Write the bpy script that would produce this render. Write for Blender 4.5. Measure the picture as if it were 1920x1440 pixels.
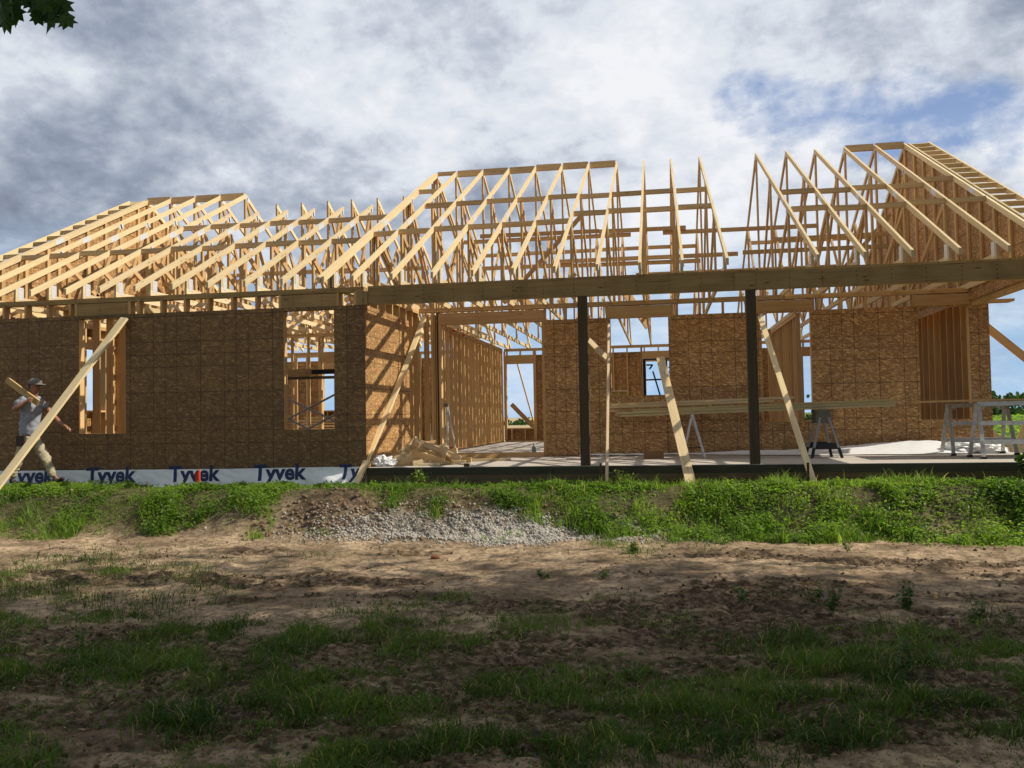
import bpy, math, random
import numpy as np
from mathutils import Vector, Matrix
random.seed(7); rng = np.random.default_rng(11)
for o in list(bpy.data.objects): bpy.data.objects.remove(o)
SC = bpy.context.scene; COL = SC.collection; rad = math.radians

# ------------------------------------------------------------------ camera
CAM = (4.4822, -13.1611, 0.7314); YAW, PITCH, ROLL, FPX = 0.1655, 0.0373, -0.0179, 1673.76
_f = Vector((-math.sin(YAW)*math.cos(PITCH), math.cos(YAW)*math.cos(PITCH), math.sin(PITCH)))
_r0 = Vector((math.cos(YAW), math.sin(YAW), 0)); _u0 = _r0.cross(_f)
_r = math.cos(ROLL)*_r0 + math.sin(ROLL)*_u0; _u = -math.sin(ROLL)*_r0 + math.cos(ROLL)*_u0
cd = bpy.data.cameras.new('camera'); cam = bpy.data.objects.new('camera', cd); COL.objects.link(cam)
m = Matrix.Identity(4)
for i in range(3): m[i][0], m[i][1], m[i][2], m[i][3] = _r[i], _u[i], -_f[i], CAM[i]
cam.matrix_world = m
cd.sensor_fit = 'HORIZONTAL'; cd.sensor_width = 36; cd.lens = FPX/1920*36; cd.clip_start = .1; cd.clip_end = 4000
SC.camera = cam

# ------------------------------------------------------------------ light, sky, exposure
SUN = Vector((1.0, 0.13, 0.90)).normalized()
elev = math.asin(SUN.z); azim = math.atan2(SUN.x, SUN.y)
sd = bpy.data.lights.new('sun', 'SUN'); sd.energy = 5.0; sd.angle = rad(.53); sd.color = (1, .93, .80)
so = bpy.data.objects.new('sun', sd); COL.objects.link(so)
so.rotation_euler = (-SUN).to_track_quat('-Z', 'Y').to_euler()
SC.view_settings.view_transform = 'Standard'; SC.view_settings.look = 'None'
SC.view_settings.exposure = 0.0; SC.view_settings.gamma = 1.0

class NT:
    def __init__(s, nt): s.nt = nt; nt.nodes.clear()
    def n(s, t, **k):
        x = s.nt.nodes.new(t)
        for a, b in k.items():
            if a.startswith('i_'):
                key = a[2:]; key = int(key) if key.isdigit() else key.replace('_', ' ')
                x.inputs[key].default_value = b
            else: setattr(x, a, b)
        return x
    def l(s, a, b): s.nt.links.new(a, b)
    def math(s, op, a, b=None, c=None, clamp=False):
        x = s.nt.nodes.new('ShaderNodeMath'); x.operation = op; x.use_clamp = clamp
        for i, v in enumerate((a, b, c)):
            if v is None: continue
            if isinstance(v, (int, float)): x.inputs[i].default_value = v
            else: s.l(v, x.inputs[i])
        return x.outputs[0]
    def vmath(s, op, a, b=None):
        x = s.nt.nodes.new('ShaderNodeVectorMath'); x.operation = op
        for i, v in enumerate((a, b)):
            if v is None: continue
            if isinstance(v, tuple): x.inputs[i].default_value = v
            else: s.l(v, x.inputs[i])
        return x
    def mix(s, f, a, b, blend='MIX'):
        x = s.nt.nodes.new('ShaderNodeMix'); x.data_type = 'RGBA'; x.blend_type = blend
        for k, v in ((0, f), (6, a), (7, b)):
            if isinstance(v, (int, float)): x.inputs[k].default_value = v
            elif isinstance(v, tuple): x.inputs[k].default_value = v if len(v) == 4 else (*v, 1)
            else: s.l(v, x.inputs[k])
        return x.outputs[2]
    def ramp(s, f, pts, interp='LINEAR'):
        x = s.nt.nodes.new('ShaderNodeValToRGB'); x.color_ramp.interpolation = interp
        e = x.color_ramp.elements
        while len(e) < len(pts): e.new(.5)
        for i, (p, c) in enumerate(pts):
            e[i].position = p; e[i].color = (c, c, c, 1) if isinstance(c, (int, float)) else (*c, 1)
        s.l(f, x.inputs[0]); return x.outputs[0]
    def noise(s, vec, scale, detail=4, rough=.55, dist=0., out=0):
        x = s.n('ShaderNodeTexNoise', i_Scale=scale, i_Detail=detail, i_Roughness=rough, i_Distortion=dist)
        s.l(vec, x.inputs['Vector']); return x.outputs[out]

world = bpy.data.worlds.new('World'); SC.world = world; world.use_nodes = True
W = NT(world.node_tree)
sky = W.n('ShaderNodeTexSky', sky_type='NISHITA', sun_disc=False, sun_elevation=elev, sun_rotation=azim, altitude=200)
tc = W.n('ShaderNodeTexCoord'); D = tc.outputs['Generated']
sp = W.n('ShaderNodeSeparateXYZ'); W.l(D, sp.inputs[0])
up = W.math('MAXIMUM', sp.outputs[2], 0.0)
den = W.math('ADD', up, 0.42)
pc = W.n('ShaderNodeCombineXYZ')
W.l(W.math('DIVIDE', sp.outputs[0], den), pc.inputs[0]); W.l(W.math('DIVIDE', sp.outputs[1], den), pc.inputs[1]); pc.inputs[2].default_value = 3.7
mp = W.n('ShaderNodeMapping'); W.l(pc.outputs[0], mp.inputs[0]); mp.inputs['Location'].default_value = (1.3, 4.1, 0); mp.inputs['Rotation'].default_value = (0, 0, .35)
big = W.noise(mp.outputs[0], 1.5, 5, .5, .15)
mid = W.noise(mp.outputs[0], 5.0, 10, .60, .12)
fine = W.noise(mp.outputs[0], 15.0, 10, .62, .15)
dens = W.math('ADD', W.math('MULTIPLY', big, .44), W.math('ADD', W.math('MULTIPLY', mid, .38), W.math('MULTIPLY', fine, .18)))
def gdir(px, py):
    d = _f + _r*(px-960)/FPX - _u*(py-720)/FPX; d.normalize(); return d
def blob(px, py, width):                          # soft region of the sky dome round a direction
    dt = W.vmath('DOT_PRODUCT', W.vmath('NORMALIZE', D).outputs[0], tuple(gdir(px, py))).outputs['Value']
    return W.ramp(W.math('DIVIDE', W.math('SUBTRACT', 1.0, dt), width), [(0, 1.0), (1, 0.0)], 'EASE')
white = W.math('MAXIMUM', blob(1650, 60, .045), W.math('MULTIPLY', blob(1500, 480, .035), .45))
dark = W.math('MAXIMUM', blob(420, 260, .035), W.math('MULTIPLY', blob(830, 260, .018), .9))
shade = W.math('ADD', W.math('ADD', dens, .034), W.math('SUBTRACT', W.math('MULTIPLY', white, .055), W.math('MULTIPLY', dark, .015)))
cloud = W.ramp(shade, [(.39, (.20, .235, .31)), (.455, (.31, .36, .455)), (.51, (.49, .54, .63)), (.56, (.71, .755, .825)), (.63, (.88, .90, .935))])
bl2 = None
for px_, py_, w_, a_ in ((1480, 230, .0018, .5), (1700, 215, .0022, .55), (1400, 200, .0012, .7), (1480, 205, .0011, .8), (1550, 222, .0012, .95), (1620, 238, .0013, 1.0), (1700, 245, .0011, .95), (1780, 225, .0011, .9), (1850, 212, .0011, .75), (1910, 245, .0012, .7)):
    q_ = W.math('MULTIPLY', blob(px_, py_, w_), a_); bl2 = q_ if bl2 is None else W.math('MAXIMUM', bl2, q_)
hole = W.ramp(W.math('SUBTRACT', W.math('MULTIPLY', bl2, .55), W.math('ADD', W.math('MULTIPLY', W.math('SUBTRACT', fine, .5), 1.1), W.math('MULTIPLY', W.math('SUBTRACT', mid, .5), 1.6))), [(.06, 0.0), (.60, .85)])
hole = W.math('MULTIPLY', hole, W.ramp(bl2, [(.04, 0.0), (.40, 1.0)]))
skyc = W.mix(1.0, sky.outputs[0], (1.25, 1.25, 1.3, 1), 'MULTIPLY')
skyc = W.mix(.7, skyc, (1.9, 3.1, 5.9))
c10 = W.mix(1.0, cloud, (10, 10, 10, 1), 'MULTIPLY')
c1 = W.mix(hole, c10, skyc)
lo = W.ramp(sp.outputs[2], [(0.02, 1.0), (.13, .5), (.21, 0.0)])
lo = W.math('MULTIPLY', lo, W.ramp(mid, [(.35, 1.0), (.62, .55)]))
c2 = W.mix(lo, c1, (3.7, 6.0, 8.7))
bg = W.n('ShaderNodeBackground', i_Strength=.1); W.l(c2, bg.inputs[0])
wo = W.n('ShaderNodeOutputWorld'); W.l(bg.outputs[0], wo.inputs[0])
world['kind'] = 'structure'

# ------------------------------------------------------------------ materials
def newmat(name):
    mt = bpy.data.materials.new(name); mt.use_nodes = True
    t = NT(mt.node_tree); out = t.n('ShaderNodeOutputMaterial'); b = t.n('ShaderNodeBsdfPrincipled', i_Roughness=.7)
    t.l(b.outputs[0], out.inputs[0]); b.inputs['Specular IOR Level'].default_value = .3
    return mt, t, b, out
def tinted(t, c):
    a = t.n('ShaderNodeAttribute', attribute_name='tint')
    return t.mix(1.0, c, a.outputs[0], 'MULTIPLY')
def wood(name, lo, hi, knot=.6, rough=.75, mottle=0., nails=False):
    mt, t, b, _ = newmat(name)
    uv = t.n('ShaderNodeUVMap').outputs[0]
    m1 = t.n('ShaderNodeMapping'); t.l(uv, m1.inputs[0]); m1.inputs['Scale'].default_value = (1.2, 26, 1)
    g = t.noise(m1.outputs[0], 1.0, 6, .6, .8)
    m2 = t.n('ShaderNodeMapping'); t.l(uv, m2.inputs[0]); m2.inputs['Scale'].default_value = (2.2, 9, 1)
    v = t.n('ShaderNodeTexVoronoi', i_Scale=1.0); t.l(m2.outputs[0], v.inputs['Vector'])
    kn = t.ramp(v.outputs['Distance'], [(.06, 1.0), (.13, 0.0)])
    c = t.mix(t.ramp(g, [(.3, 0.0), (.7, 1.0)]), lo, hi)
    c = t.mix(t.math('MULTIPLY', kn, knot), c, tuple(x*.32 for x in lo))
    if mottle:
        s = t.noise(uv, 1.7, 5, .6, .3)
        c = t.mix(t.ramp(s, [(.45, 0.0), (.75, mottle)]), c, tuple(x*.45 for x in lo))
    if nails:
        ss = t.n('ShaderNodeSeparateXYZ'); t.l(uv, ss.inputs[0]); wob = t.math('MULTIPLY', t.math('SUBTRACT', t.noise(uv, 9, 2), .5), .05)
        fr = t.math('FLOORED_MODULO', t.math('ADD', ss.outputs[0], wob), .46); fv = t.math('FLOORED_MODULO', ss.outputs[1], .062)
        d = t.math('MULTIPLY', t.math('LESS_THAN', fr, .010), t.math('LESS_THAN', fv, .030))
        c = t.mix(t.math('MULTIPLY', d, .75), c, (.03, .02, .012))
        m5 = t.n('ShaderNodeMapping'); t.l(uv, m5.inputs[0]); m5.inputs['Scale'].default_value = (1.1, 30, 1)
        ck = t.ramp(t.noise(m5.outputs[0], 1.0, 2, .4), [(.70, 0.0), (.74, .7)]); c = t.mix(ck, c, (.04, .026, .014))
    t.l(tinted(t, c), b.inputs['Base Color']); b.inputs['Roughness'].default_value = rough
    bp = t.n('ShaderNodeBump', i_Strength=.15, i_Distance=.002); t.l(g, bp.inputs['Height']); t.l(bp.outputs[0], b.inputs['Normal'])
    return mt
PINE = wood('fresh_pine', (.62, .47, .27), (.80, .655, .42))
STUD = wood('stud_pine', (.50, .31, .135), (.66, .455, .235))
BEAM = wood('beam_lumber', (.35, .235, .095), (.50, .35, .16), .8, .8, .5, True)
TREAT = wood('treated_brown', (.062, .043, .022), (.10, .07, .036), .5)
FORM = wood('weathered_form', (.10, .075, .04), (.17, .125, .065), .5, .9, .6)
LUM = wood('yellow_lumber', (.42, .34, .16), (.58, .49, .26), .5)
SHADE_EDGE = wood('shaded_damp_edge', (.055, .055, .034), (.085, .082, .05), .3, .9, .5)  # shade and damp of the slab's front face, put into the colour
def osb(name, lo, hi, sat):
    mt, t, b, _ = newmat(name)
    uv = t.n('ShaderNodeUVMap').outputs[0]
    w = t.n('ShaderNodeTexNoise', i_Scale=7.0, i_Detail=3.0); t.l(uv, w.inputs['Vector'])
    wv = t.vmath('MULTIPLY', t.vmath('SUBTRACT', w.outputs['Color'], (.5, .5, .5)).outputs[0], (.028, .028, 0)).outputs[0]
    q = t.vmath('ADD', uv, wv).outputs[0]
    outs = []
    for rot, sc in ((.30, (14, 52, 1)), (2.1, (15, 50, 1)), (2.85, (18, 66, 1))):
        m1 = t.n('ShaderNodeMapping'); t.l(q, m1.inputs[0]); m1.vector_type = 'TEXTURE'; m1.inputs['Rotation'].default_value = (0, 0, rot); m1.inputs['Scale'].default_value = tuple(1/q_ for q_ in sc)
        v = t.n('ShaderNodeTexVoronoi', i_Scale=1.0); t.l(m1.outputs[0], v.inputs['Vector'])
        s = t.n('ShaderNodeSeparateColor'); t.l(v.outputs['Color'], s.inputs[0]); outs.append((s.outputs[0], s.outputs[1]))
    f = t.mix(t.ramp(outs[0][1], [(.45, 0.0), (.5, 1.0)], 'LINEAR'), outs[0][0], outs[1][0])
    f = t.mix(.35, f, outs[2][0])
    ff = t.ramp(f, [(.15, 0.0), (.42, .30), (.70, .50), (.80, 1.0)])
    patch = t.noise(uv, 2.3, 4, .6)
    c = t.mix(ff, lo, hi)
    c = t.mix(t.ramp(patch, [(.35, 0.0), (.7, .35)]), c, tuple(x*.6 for x in lo))
    ss = t.n('ShaderNodeSeparateXYZ'); t.l(uv, ss.inputs[0])
    pale = t.math('MULTIPLY', t.math('GREATER_THAN', outs[2][1], .90), t.math('GREATER_THAN', outs[2][0], .3))
    c = t.mix(t.math('MULTIPLY', pale, .55), c, tuple(min(1, x*1.35) for x in hi))
    pv = t.n('ShaderNodeCombineXYZ'); t.l(t.math('FLOOR', t.math('DIVIDE', ss.outputs[0], 2.4384)), pv.inputs[0]); t.l(t.math('FLOOR', t.math('DIVIDE', ss.outputs[1], 1.2192)), pv.inputs[1])
    wn = t.n('ShaderNodeTexWhiteNoise'); t.l(pv.outputs[0], wn.inputs['Vector'])
    c = t.mix(1.0, c, t.ramp(wn.outputs['Value'], [(0.0, (.80, .80, .82)), (1.0, (1.12, 1.08, 1.0))]), 'MULTIPLY')
    mask = None
    for ax in (0, 1):
        fr = t.math('FLOORED_MODULO', t.math('ADD', ss.outputs[ax], .61*ax*0), 1.2192)
        for v0, wd in ((.0, .0075), (.4064, .0055), (.6096, .0055), (.8128, .0055)):
            d = t.math('LESS_THAN', t.math('ABSOLUTE', t.math('SUBTRACT', fr, v0+.006)), wd)
            mask = d if mask is None else t.math('MAXIMUM', mask, d)
    c = t.mix(t.math('MULTIPLY', mask, .66), c, (.035, .02, .01))
    t.l(c, b.inputs['Base Color']); b.inputs['Roughness'].default_value = .6
    bp = t.n('ShaderNodeBump', i_Strength=.25, i_Distance=.003); t.l(f, bp.inputs['Height']); t.l(bp.outputs[0], b.inputs['Normal'])
    return mt
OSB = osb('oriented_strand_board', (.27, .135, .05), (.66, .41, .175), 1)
OSB_SHADED = osb('oriented_strand_board_shaded', (.145, .078, .029), (.305, .190, .078), 1)  # same board darkened: the front wall's shade is put into the colour
def plain(name, col, rough=.6, metal=0., var=.25, scale=6., spec=.3, bump=0., dark=.5):
    mt, t, b, _ = newmat(name)
    tcn = t.n('ShaderNodeTexCoord').outputs['Object']
    n = t.noise(tcn, scale, 6, .6, .2)
    c = t.mix(t.ramp(n, [(.35, 0.0), (.7, var)]), col, tuple(x*dark for x in col))
    t.l(c, b.inputs['Base Color']); b.inputs['Roughness'].default_value = rough; b.inputs['Metallic'].default_value = metal
    b.inputs['Specular IOR Level'].default_value = spec
    if bump:
        bp = t.n('ShaderNodeBump', i_Strength=bump, i_Distance=.01); t.l(n, bp.inputs['Height']); t.l(bp.outputs[0], b.inputs['Normal'])
    return mt
GALV = plain('galvanised_plate', (.72, .73, .74), .5, .25, .35, 30)
ALU = plain('worn_aluminium', (.62, .61, .58), .5, .55, .6, 14)
STEEL = plain('dark_steel', (.02, .022, .03), .45, .4)
ZINC = plain('zinc_tube', (.30, .29, .28), .5, .5)
PLASTIC = plain('black_plastic', (.018, .018, .018), .5)
CONC = plain('concrete', (.50, .45, .385), .85, 0, .5, 3.0, .2, .3, .65)
CONCD = plain('damp_concrete', (.16, .15, .12), .9, 0, .5, 4.0, .2, .3)
GRIT = 0
WRAP = plain('white_house_wrap', (.84, .84, .83), .4, 0, .25, 5, .4, .25, .72)
INK = plain('navy_print', (.022, .038, .10), .5, 0, .4, 9)
BAGM = plain('white_bag_plastic', (.78, .78, .78), .3, 0, .2, 8, .5)
ORANGE = plain('orange_paint', (.75, .09, .03), .6)
REDM = plain('red_tape', (.62, .04, .02), .6)
KRAFT = plain('brown_board', (.25, .13, .06), .8)
BARK = plain('tree_bark', (.10, .075, .05), .9, 0, .6, 12, .1, .8)
STONE = plain('crushed_stone', (.46, .42, .36), .95, 0, .8, 16, .1, .3, .45)
CLODD = plain('dark_clod', (.12, .083, .052), .95, 0, .5, 9, .1, .3)
CLOD = plain('dry_clod', (.215, .145, .09), .95, 0, .5, 9, .1, .3)
BRISTLE = plain('yellow_bristle', (.55, .40, .10), .8)
SKIN = plain('tanned_skin', (.34, .16, .095), .5, 0, .2, 20)
SHIRT = plain('grey_shirt', (.30, .31, .34), .85, 0, .2, 5, .1)
PANTS = plain('khaki_trousers', (.42, .36, .24), .85, 0, .25, 5, .1)
CAPM = plain('grey_cap', (.20, .185, .165), .85, 0, .3, 9, .1)
BOOT = plain('brown_leather', (.045, .028, .02), .55, 0, .3, 9)
HAIR = plain('dark_hair', (.03, .022, .016), .7)
def leafmat(name, c1, c2, trans=.5):
    mt, t, b, out = newmat(name)
    a = t.n('ShaderNodeAttribute', attribute_name='tint')
    s = t.n('ShaderNodeSeparateColor'); t.l(a.outputs[0], s.inputs[0])
    c = t.mix(s.outputs[0], c1, c2)
    c = t.mix(t.ramp(s.outputs[1], [(.88, 0.0), (.95, .8)]), c, (.42, .33, .17))
    t.l(c, b.inputs['Base Color']); b.inputs['Roughness'].default_value = .45
    tr = t.n('ShaderNodeBsdfTranslucent'); t.l(t.mix(1.0, c, (1.5, 1.7, .7, 1), 'MULTIPLY'), tr.inputs[0])
    mx = t.n('ShaderNodeMixShader', i_0=trans); t.l(b.outputs[0], mx.inputs[1]); t.l(tr.outputs[0], mx.inputs[2]); t.l(mx.outputs[0], out.inputs[0])
    return mt
GRASS = leafmat('grass_blade', (.070, .145, .018), (.24, .34, .06), .5)
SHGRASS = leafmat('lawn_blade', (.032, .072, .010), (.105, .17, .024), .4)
LEAF = leafmat('tree_leaf', (.022, .052, .010), (.05, .095, .018), .3)
WEED = leafmat('weed_leaf', (.035, .09, .015), (.08, .16, .03), .4)

# ------------------------------------------------------------------ mesh tools
class MB:
    def __init__(s): s.v = []; s.f = []; s.uv = []; s.c = []; s.mi = []
    def poly(s, pts, L, off=(0, 0), tint=(1, 1, 1), exact=None, mi=0):
        b = len(s.v); s.v += [tuple(p) for p in pts]; s.f.append(tuple(range(b, b+len(pts)))); s.mi.append(mi)
        P = [Vector(p) for p in pts]
        if exact: s.uv += [exact(p) for p in P]
        else:
            n = Vector((0, 0, 0))
            for i in range(len(P)):
                a, c = P[i], P[(i+1) % len(P)]; n += a.cross(c)
            if n.length < 1e-12: n = Vector((0, 0, 1))
            n.normalize(); T = n.cross(L)
            if T.length < .3:
                L = Vector((0, 0, 1)) if abs(n.z) < .9 else Vector((1, 0, 0)); T = n.cross(L)
            T.normalize(); s.uv += [(p.dot(L)+off[0], p.dot(T)+off[1]) for p in P]
        s.c += [(*tint, 1)]*len(pts)
    def hexa(s, q, L, tint=None, exact=None):           # q: 4 bottom, 4 top, same winding
        t = tint or rtint(); off = (random.random()*30, random.random()*30)
        for f in ((3, 2, 1, 0), (4, 5, 6, 7), (0, 1, 5, 4), (1, 2, 6, 5), (2, 3, 7, 6), (3, 0, 4, 7)):
            s.poly([q[i] for i in f], L, off, t, exact)
    def box(s, lo, hi, tint=None, L=None, exact=None):
        lo = [min(a, b) for a, b in zip(lo, hi)] if 0 else lo
        x0, x1 = sorted((lo[0], hi[0])); y0, y1 = sorted((lo[1], hi[1])); z0, z1 = sorted((lo[2], hi[2]))
        if L is None:
            d = (x1-x0, y1-y0, z1-z0); L = Vector([1 if i == d.index(max(d)) else 0 for i in range(3)])
        s.hexa([(x0, y0, z0), (x1, y0, z0), (x1, y1, z0), (x0, y1, z0), (x0, y0, z1), (x1, y0, z1), (x1, y1, z1), (x0, y1, z1)], L, tint, exact)
    def board(s, p0, p1, w, t, up=(0, 0, 1), tint=None, seg=1, bow=0.):
        p0, p1, up = Vector(p0), Vector(p1), Vector(up); L = (p1-p0).normalized()
        S = L.cross(up).normalized(); U = S.cross(L).normalized()
        tt = tint or rtint(); off = (random.random()*30, random.random()*30)
        def ring(k):
            c = p0.lerp(p1, k)+U*bow*math.sin(math.pi*k)
            return [c-S*t/2-U*w/2, c+S*t/2-U*w/2, c+S*t/2+U*w/2, c-S*t/2+U*w/2]
        R = [ring(i/seg) for i in range(seg+1)]
        for a, b in zip(R, R[1:]):
            for i in range(4):
                j = (i+1) % 4; s.poly([a[i], a[j], b[j], b[i]], L, off, tt)
        s.poly(R[0][::-1], U, off, tuple(x*.9 for x in tt)); s.poly(R[-1], U, off, tuple(x*.9 for x in tt))
    def prism(s, yz, x0, x1, L, tint=None):             # polygon in the YZ plane, extruded along X
        t = tint or rtint(); off = (random.random()*30, random.random()*30)
        A = [(x0, y, z) for y, z in yz]; B = [(x1, y, z) for y, z in yz]
        s.poly(A[::-1], L, off, t); s.poly(B, L, off, t)
        for i in range(len(yz)):
            j = (i+1) % len(yz); s.poly([A[i], A[j], B[j], B[i]], L, off, t)
    def tube(s, p0, p1, r0, r1=None, n=8, cap=True, tint=(1, 1, 1)):
        r1 = r0 if r1 is None else r1
        p0, p1 = Vector(p0), Vector(p1); L = (p1-p0).normalized()
        a = Vector((0, 0, 1)) if abs(L.z) < .9 else Vector((1, 0, 0)); S = L.cross(a).normalized(); U = S.cross(L)
        A = [p0+(S*math.cos(i*2*math.pi/n)+U*math.sin(i*2*math.pi/n))*r0 for i in range(n)]
        B = [p1+(S*math.cos(i*2*math.pi/n)+U*math.sin(i*2*math.pi/n))*r1 for i in range(n)]
        for i in range(n): s.poly([A[i], A[(i+1) % n], B[(i+1) % n], B[i]][::-1], L, (0, 0), tint)
        if cap: s.poly(A, S, (0, 0), tint); s.poly(B[::-1], S, (0, 0), tint)
    def build(s, name, mat, parent=None, origin=None, smooth=False, merge=False):
        me = bpy.data.meshes.new(name); o = Vector(origin) if origin is not None else Vector((0, 0, 0))
        me.from_pydata([tuple(Vector(v)-o) for v in s.v], [], s.f)
        uvl = me.uv_layers.new(name='UVMap'); uvl.data.foreach_set('uv', [x for p in s.uv for x in p])
        ca = me.color_attributes.new('tint', 'FLOAT_COLOR', 'CORNER'); ca.data.foreach_set('color', [x for p in s.c for x in p])
        me.materials.append(mat)
        if merge:
            import bmesh
            bm = bmesh.new(); bm.from_mesh(me); bmesh.ops.remove_doubles(bm, verts=bm.verts, dist=1e-5); bmesh.ops.recalc_face_normals(bm, faces=bm.faces); bm.to_mesh(me); bm.free()
        if smooth: me.polygons.foreach_set('use_smooth', [True]*len(me.polygons))
        me.update(); ob = bpy.data.objects.new(name, me); COL.objects.link(ob)
        ob.location = o
        if parent is not None: ob.parent = parent; ob.matrix_parent_inverse = Matrix.Identity(4); ob.location = o-world_loc(parent)
        return ob
def world_loc(o):
    l = Vector(o.location)
    while o.parent: o = o.parent; l += Vector(o.location)
    return l
def rtint():
    a = random.uniform(.76, 1.10); b = random.uniform(-.08, .06)
    return (a, a*(1-abs(b)*.6), a*(1-.08+b))
def tag(o, label=None, cat=None, group=None, kind=None):
    if label: o['label'] = label
    if cat: o['category'] = cat
    if group: o['group'] = group
    if kind: o['kind'] = kind
    return o
def empty(name, loc, parent=None):
    e = bpy.data.objects.new(name, None); COL.objects.link(e); e.location = loc; e.empty_display_size = .2
    if parent is not None: e.parent = parent; e.location = Vector(loc)-world_loc(parent)
    return e
def copy_tree(o, parent=None):
    c = o.copy(); COL.objects.link(c)
    if parent is not None: c.parent = parent
    for ch in list(o.children): copy_tree(ch, c)
    return c
def bigmesh(name, co, faces_idx, sizes, mat, tint=None, parent=None):
    me = bpy.data.meshes.new(name); n = len(co)
    me.vertices.add(n); me.vertices.foreach_set('co', co.astype(np.float32).ravel())
    me.loops.add(len(faces_idx)); me.loops.foreach_set('vertex_index', faces_idx.astype(np.int32))
    st = np.concatenate(([0], np.cumsum(sizes)[:-1])).astype(np.int32)
    me.polygons.add(len(sizes)); me.polygons.foreach_set('loop_start', st)
    me.update(calc_edges=True); me.validate()
    if tint is not None:
        ca = me.color_attributes.new('tint', 'FLOAT_COLOR', 'POINT'); ca.data.foreach_set('color', tint.astype(np.float32).ravel())
    me.materials.append(mat); ob = bpy.data.objects.new(name, me); COL.objects.link(ob)
    if parent is not None: ob.parent = parent
    return ob
def bake(ob, name, mat, parent, smooth=True):           # freeze modifiers into a plain mesh
    dg = bpy.context.evaluated_depsgraph_get(); dg.update()
    me = bpy.data.meshes.new_from_object(ob.evaluated_get(dg)); me.materials.clear(); me.materials.append(mat)
    if smooth: me.polygons.foreach_set('use_smooth', [True]*len(me.polygons))
    n = bpy.data.objects.new(name, me); COL.objects.link(n); n.parent = parent; bpy.data.objects.remove(ob); return n

# value noise in numpy
_T = rng.random((256, 256))
def vnoise(x, y):
    xi = np.floor(x).astype(int); yi = np.floor(y).astype(int); fx = x-xi; fy = y-yi
    fx = fx*fx*(3-2*fx); fy = fy*fy*(3-2*fy); g = lambda a, b: _T[a & 255, b & 255]
    return (g(xi, yi)*(1-fx)+g(xi+1, yi)*fx)*(1-fy)+(g(xi, yi+1)*(1-fx)+g(xi+1, yi+1)*fx)*fy
def fbm(x, y, o=5, r=.5):
    s = 0; a = 1; t = 0
    for i in range(o): s = s+a*vnoise(x*2**i+17.3*i, y*2**i+5.1*i); t += a; a *= r
    return s/t
def sstep(a, b, x): t = np.clip((x-a)/(b-a), 0, 1); return t*t*(3-2*t)
def ell(x, y, cx, cy, rx, ry): return np.exp(-(((x-cx)/rx)**2+((y-cy)/ry)**2)**1.5)
def heap(x, y):                                         # the broken-up dirt and stone spilling down the bank
    return np.maximum(ell(x, y, 1.6, -1.85, 2.2, .62), ell(x, y, .25, -1.6, .8, .4))
def ground_h(x, y):
    w = (fbm(x*.6+3, y*.6, 3)-.5)*.5
    h = -.85+.56*sstep(-2.05, -.95, y+w)+.05*sstep(-6, -2.5, y)
    h = h+(fbm(x*.5, y*.5+9, 3)-.5)*.10*(1-sstep(-2.0, -1.0, y))-.06*sstep(-.8, -.2, y)*(x>-3.5)
    near = 1-sstep(-.4, .2, y)
    h = h+near*((fbm(x*4, y*4, 4)-.5)*.05+(fbm(x*11+4, y*14, 3, .6)-.5)*.03)
    mud = sstep(.47, .58, fbm(x*.55+11, y*1.7, 5, .6)+.07*sstep(-3.6, -4.6, y))*(1-sstep(-3.2, -2.4, y))
    h = h+mud*(fbm(x*9, y*12, 4, .65)-.5)*.11
    hp = heap(x, y)
    h = h+hp*(.03+(fbm(x*3.2+5, y*3.2, 5, .62)-.5)*.30)
    h = np.where((x > -7.9) & (x < 10.2) & (y > -.05) & (y < 13.6), -.40, h)
    far = sstep(16, 120, np.hypot(x-3, y))
    return h-far*.45

# ------------------------------------------------------------------ ground
def grid(xs, ys):
    X, Y = np.meshgrid(xs, ys); nx, ny = len(xs), len(ys)
    i = np.arange(nx-1)[None, :]+np.arange(ny-1)[:, None]*nx
    F = np.stack([i, i+1, i+1+nx, i+nx], -1).reshape(-1, 4)
    return X.ravel(), Y.ravel(), F
xs = np.concatenate([[-2500, -900, -300, -120, -60, -30, -18], np.arange(-12, -4, .25), np.arange(-4, 9.5, .035), np.arange(9.5, 14, .25), [18, 30, 60, 120, 300, 900, 2500]])
xs = np.unique(np.concatenate([[-2500, -900, -300, -120, -60, -30, -18], np.arange(-12, -7.2, .25), np.arange(-7.2, 10, .045), np.arange(10, 15, .25), [18, 30, 60, 120, 300, 900, 2500]]).round(4))
ys = np.unique(np.concatenate([[-600, -150, -60, -30, -20], np.arange(-17, -11, .3), np.arange(-11, -.1, .04), [-.10, 0, 1, 3, 6, 10, 13.5, 14.2], [16, 20, 30, 45, 70, 110, 160, 300, 700, 1500, 3000]]).round(4))
gx, gy, GF = grid(xs, ys); gz = ground_h(gx, gy)
mudm = sstep(.47, .58, fbm(gx*.55+11, gy*1.7, 5, .6)+.07*sstep(-3.6, -4.6, gy))*(1-sstep(-3.2, -2.4, gy))
mudm = np.maximum(mudm, sstep(.2, .5, heap(gx, gy))*.8)
grav = sstep(.35, .6, ell(gx, gy, 2.0, -1.95, 1.7, .5)+.2*(fbm(gx*3, gy*3)-.5))
green = np.maximum(sstep(-2.1, -1.4, gy)*(1-heap(gx, gy)), sstep(-7.2, -9.5, gy)*.0)
soil = np.stack([mudm, grav, green, np.ones_like(gx)], -1)
mt, t, b, _ = newmat('bare_soil')
a = t.n('ShaderNodeAttribute', attribute_name='tint'); s = t.n('ShaderNodeSeparateColor'); t.l(a.outputs[0], s.inputs[0])
P = t.n('ShaderNodeTexCoord').outputs['Object']
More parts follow.
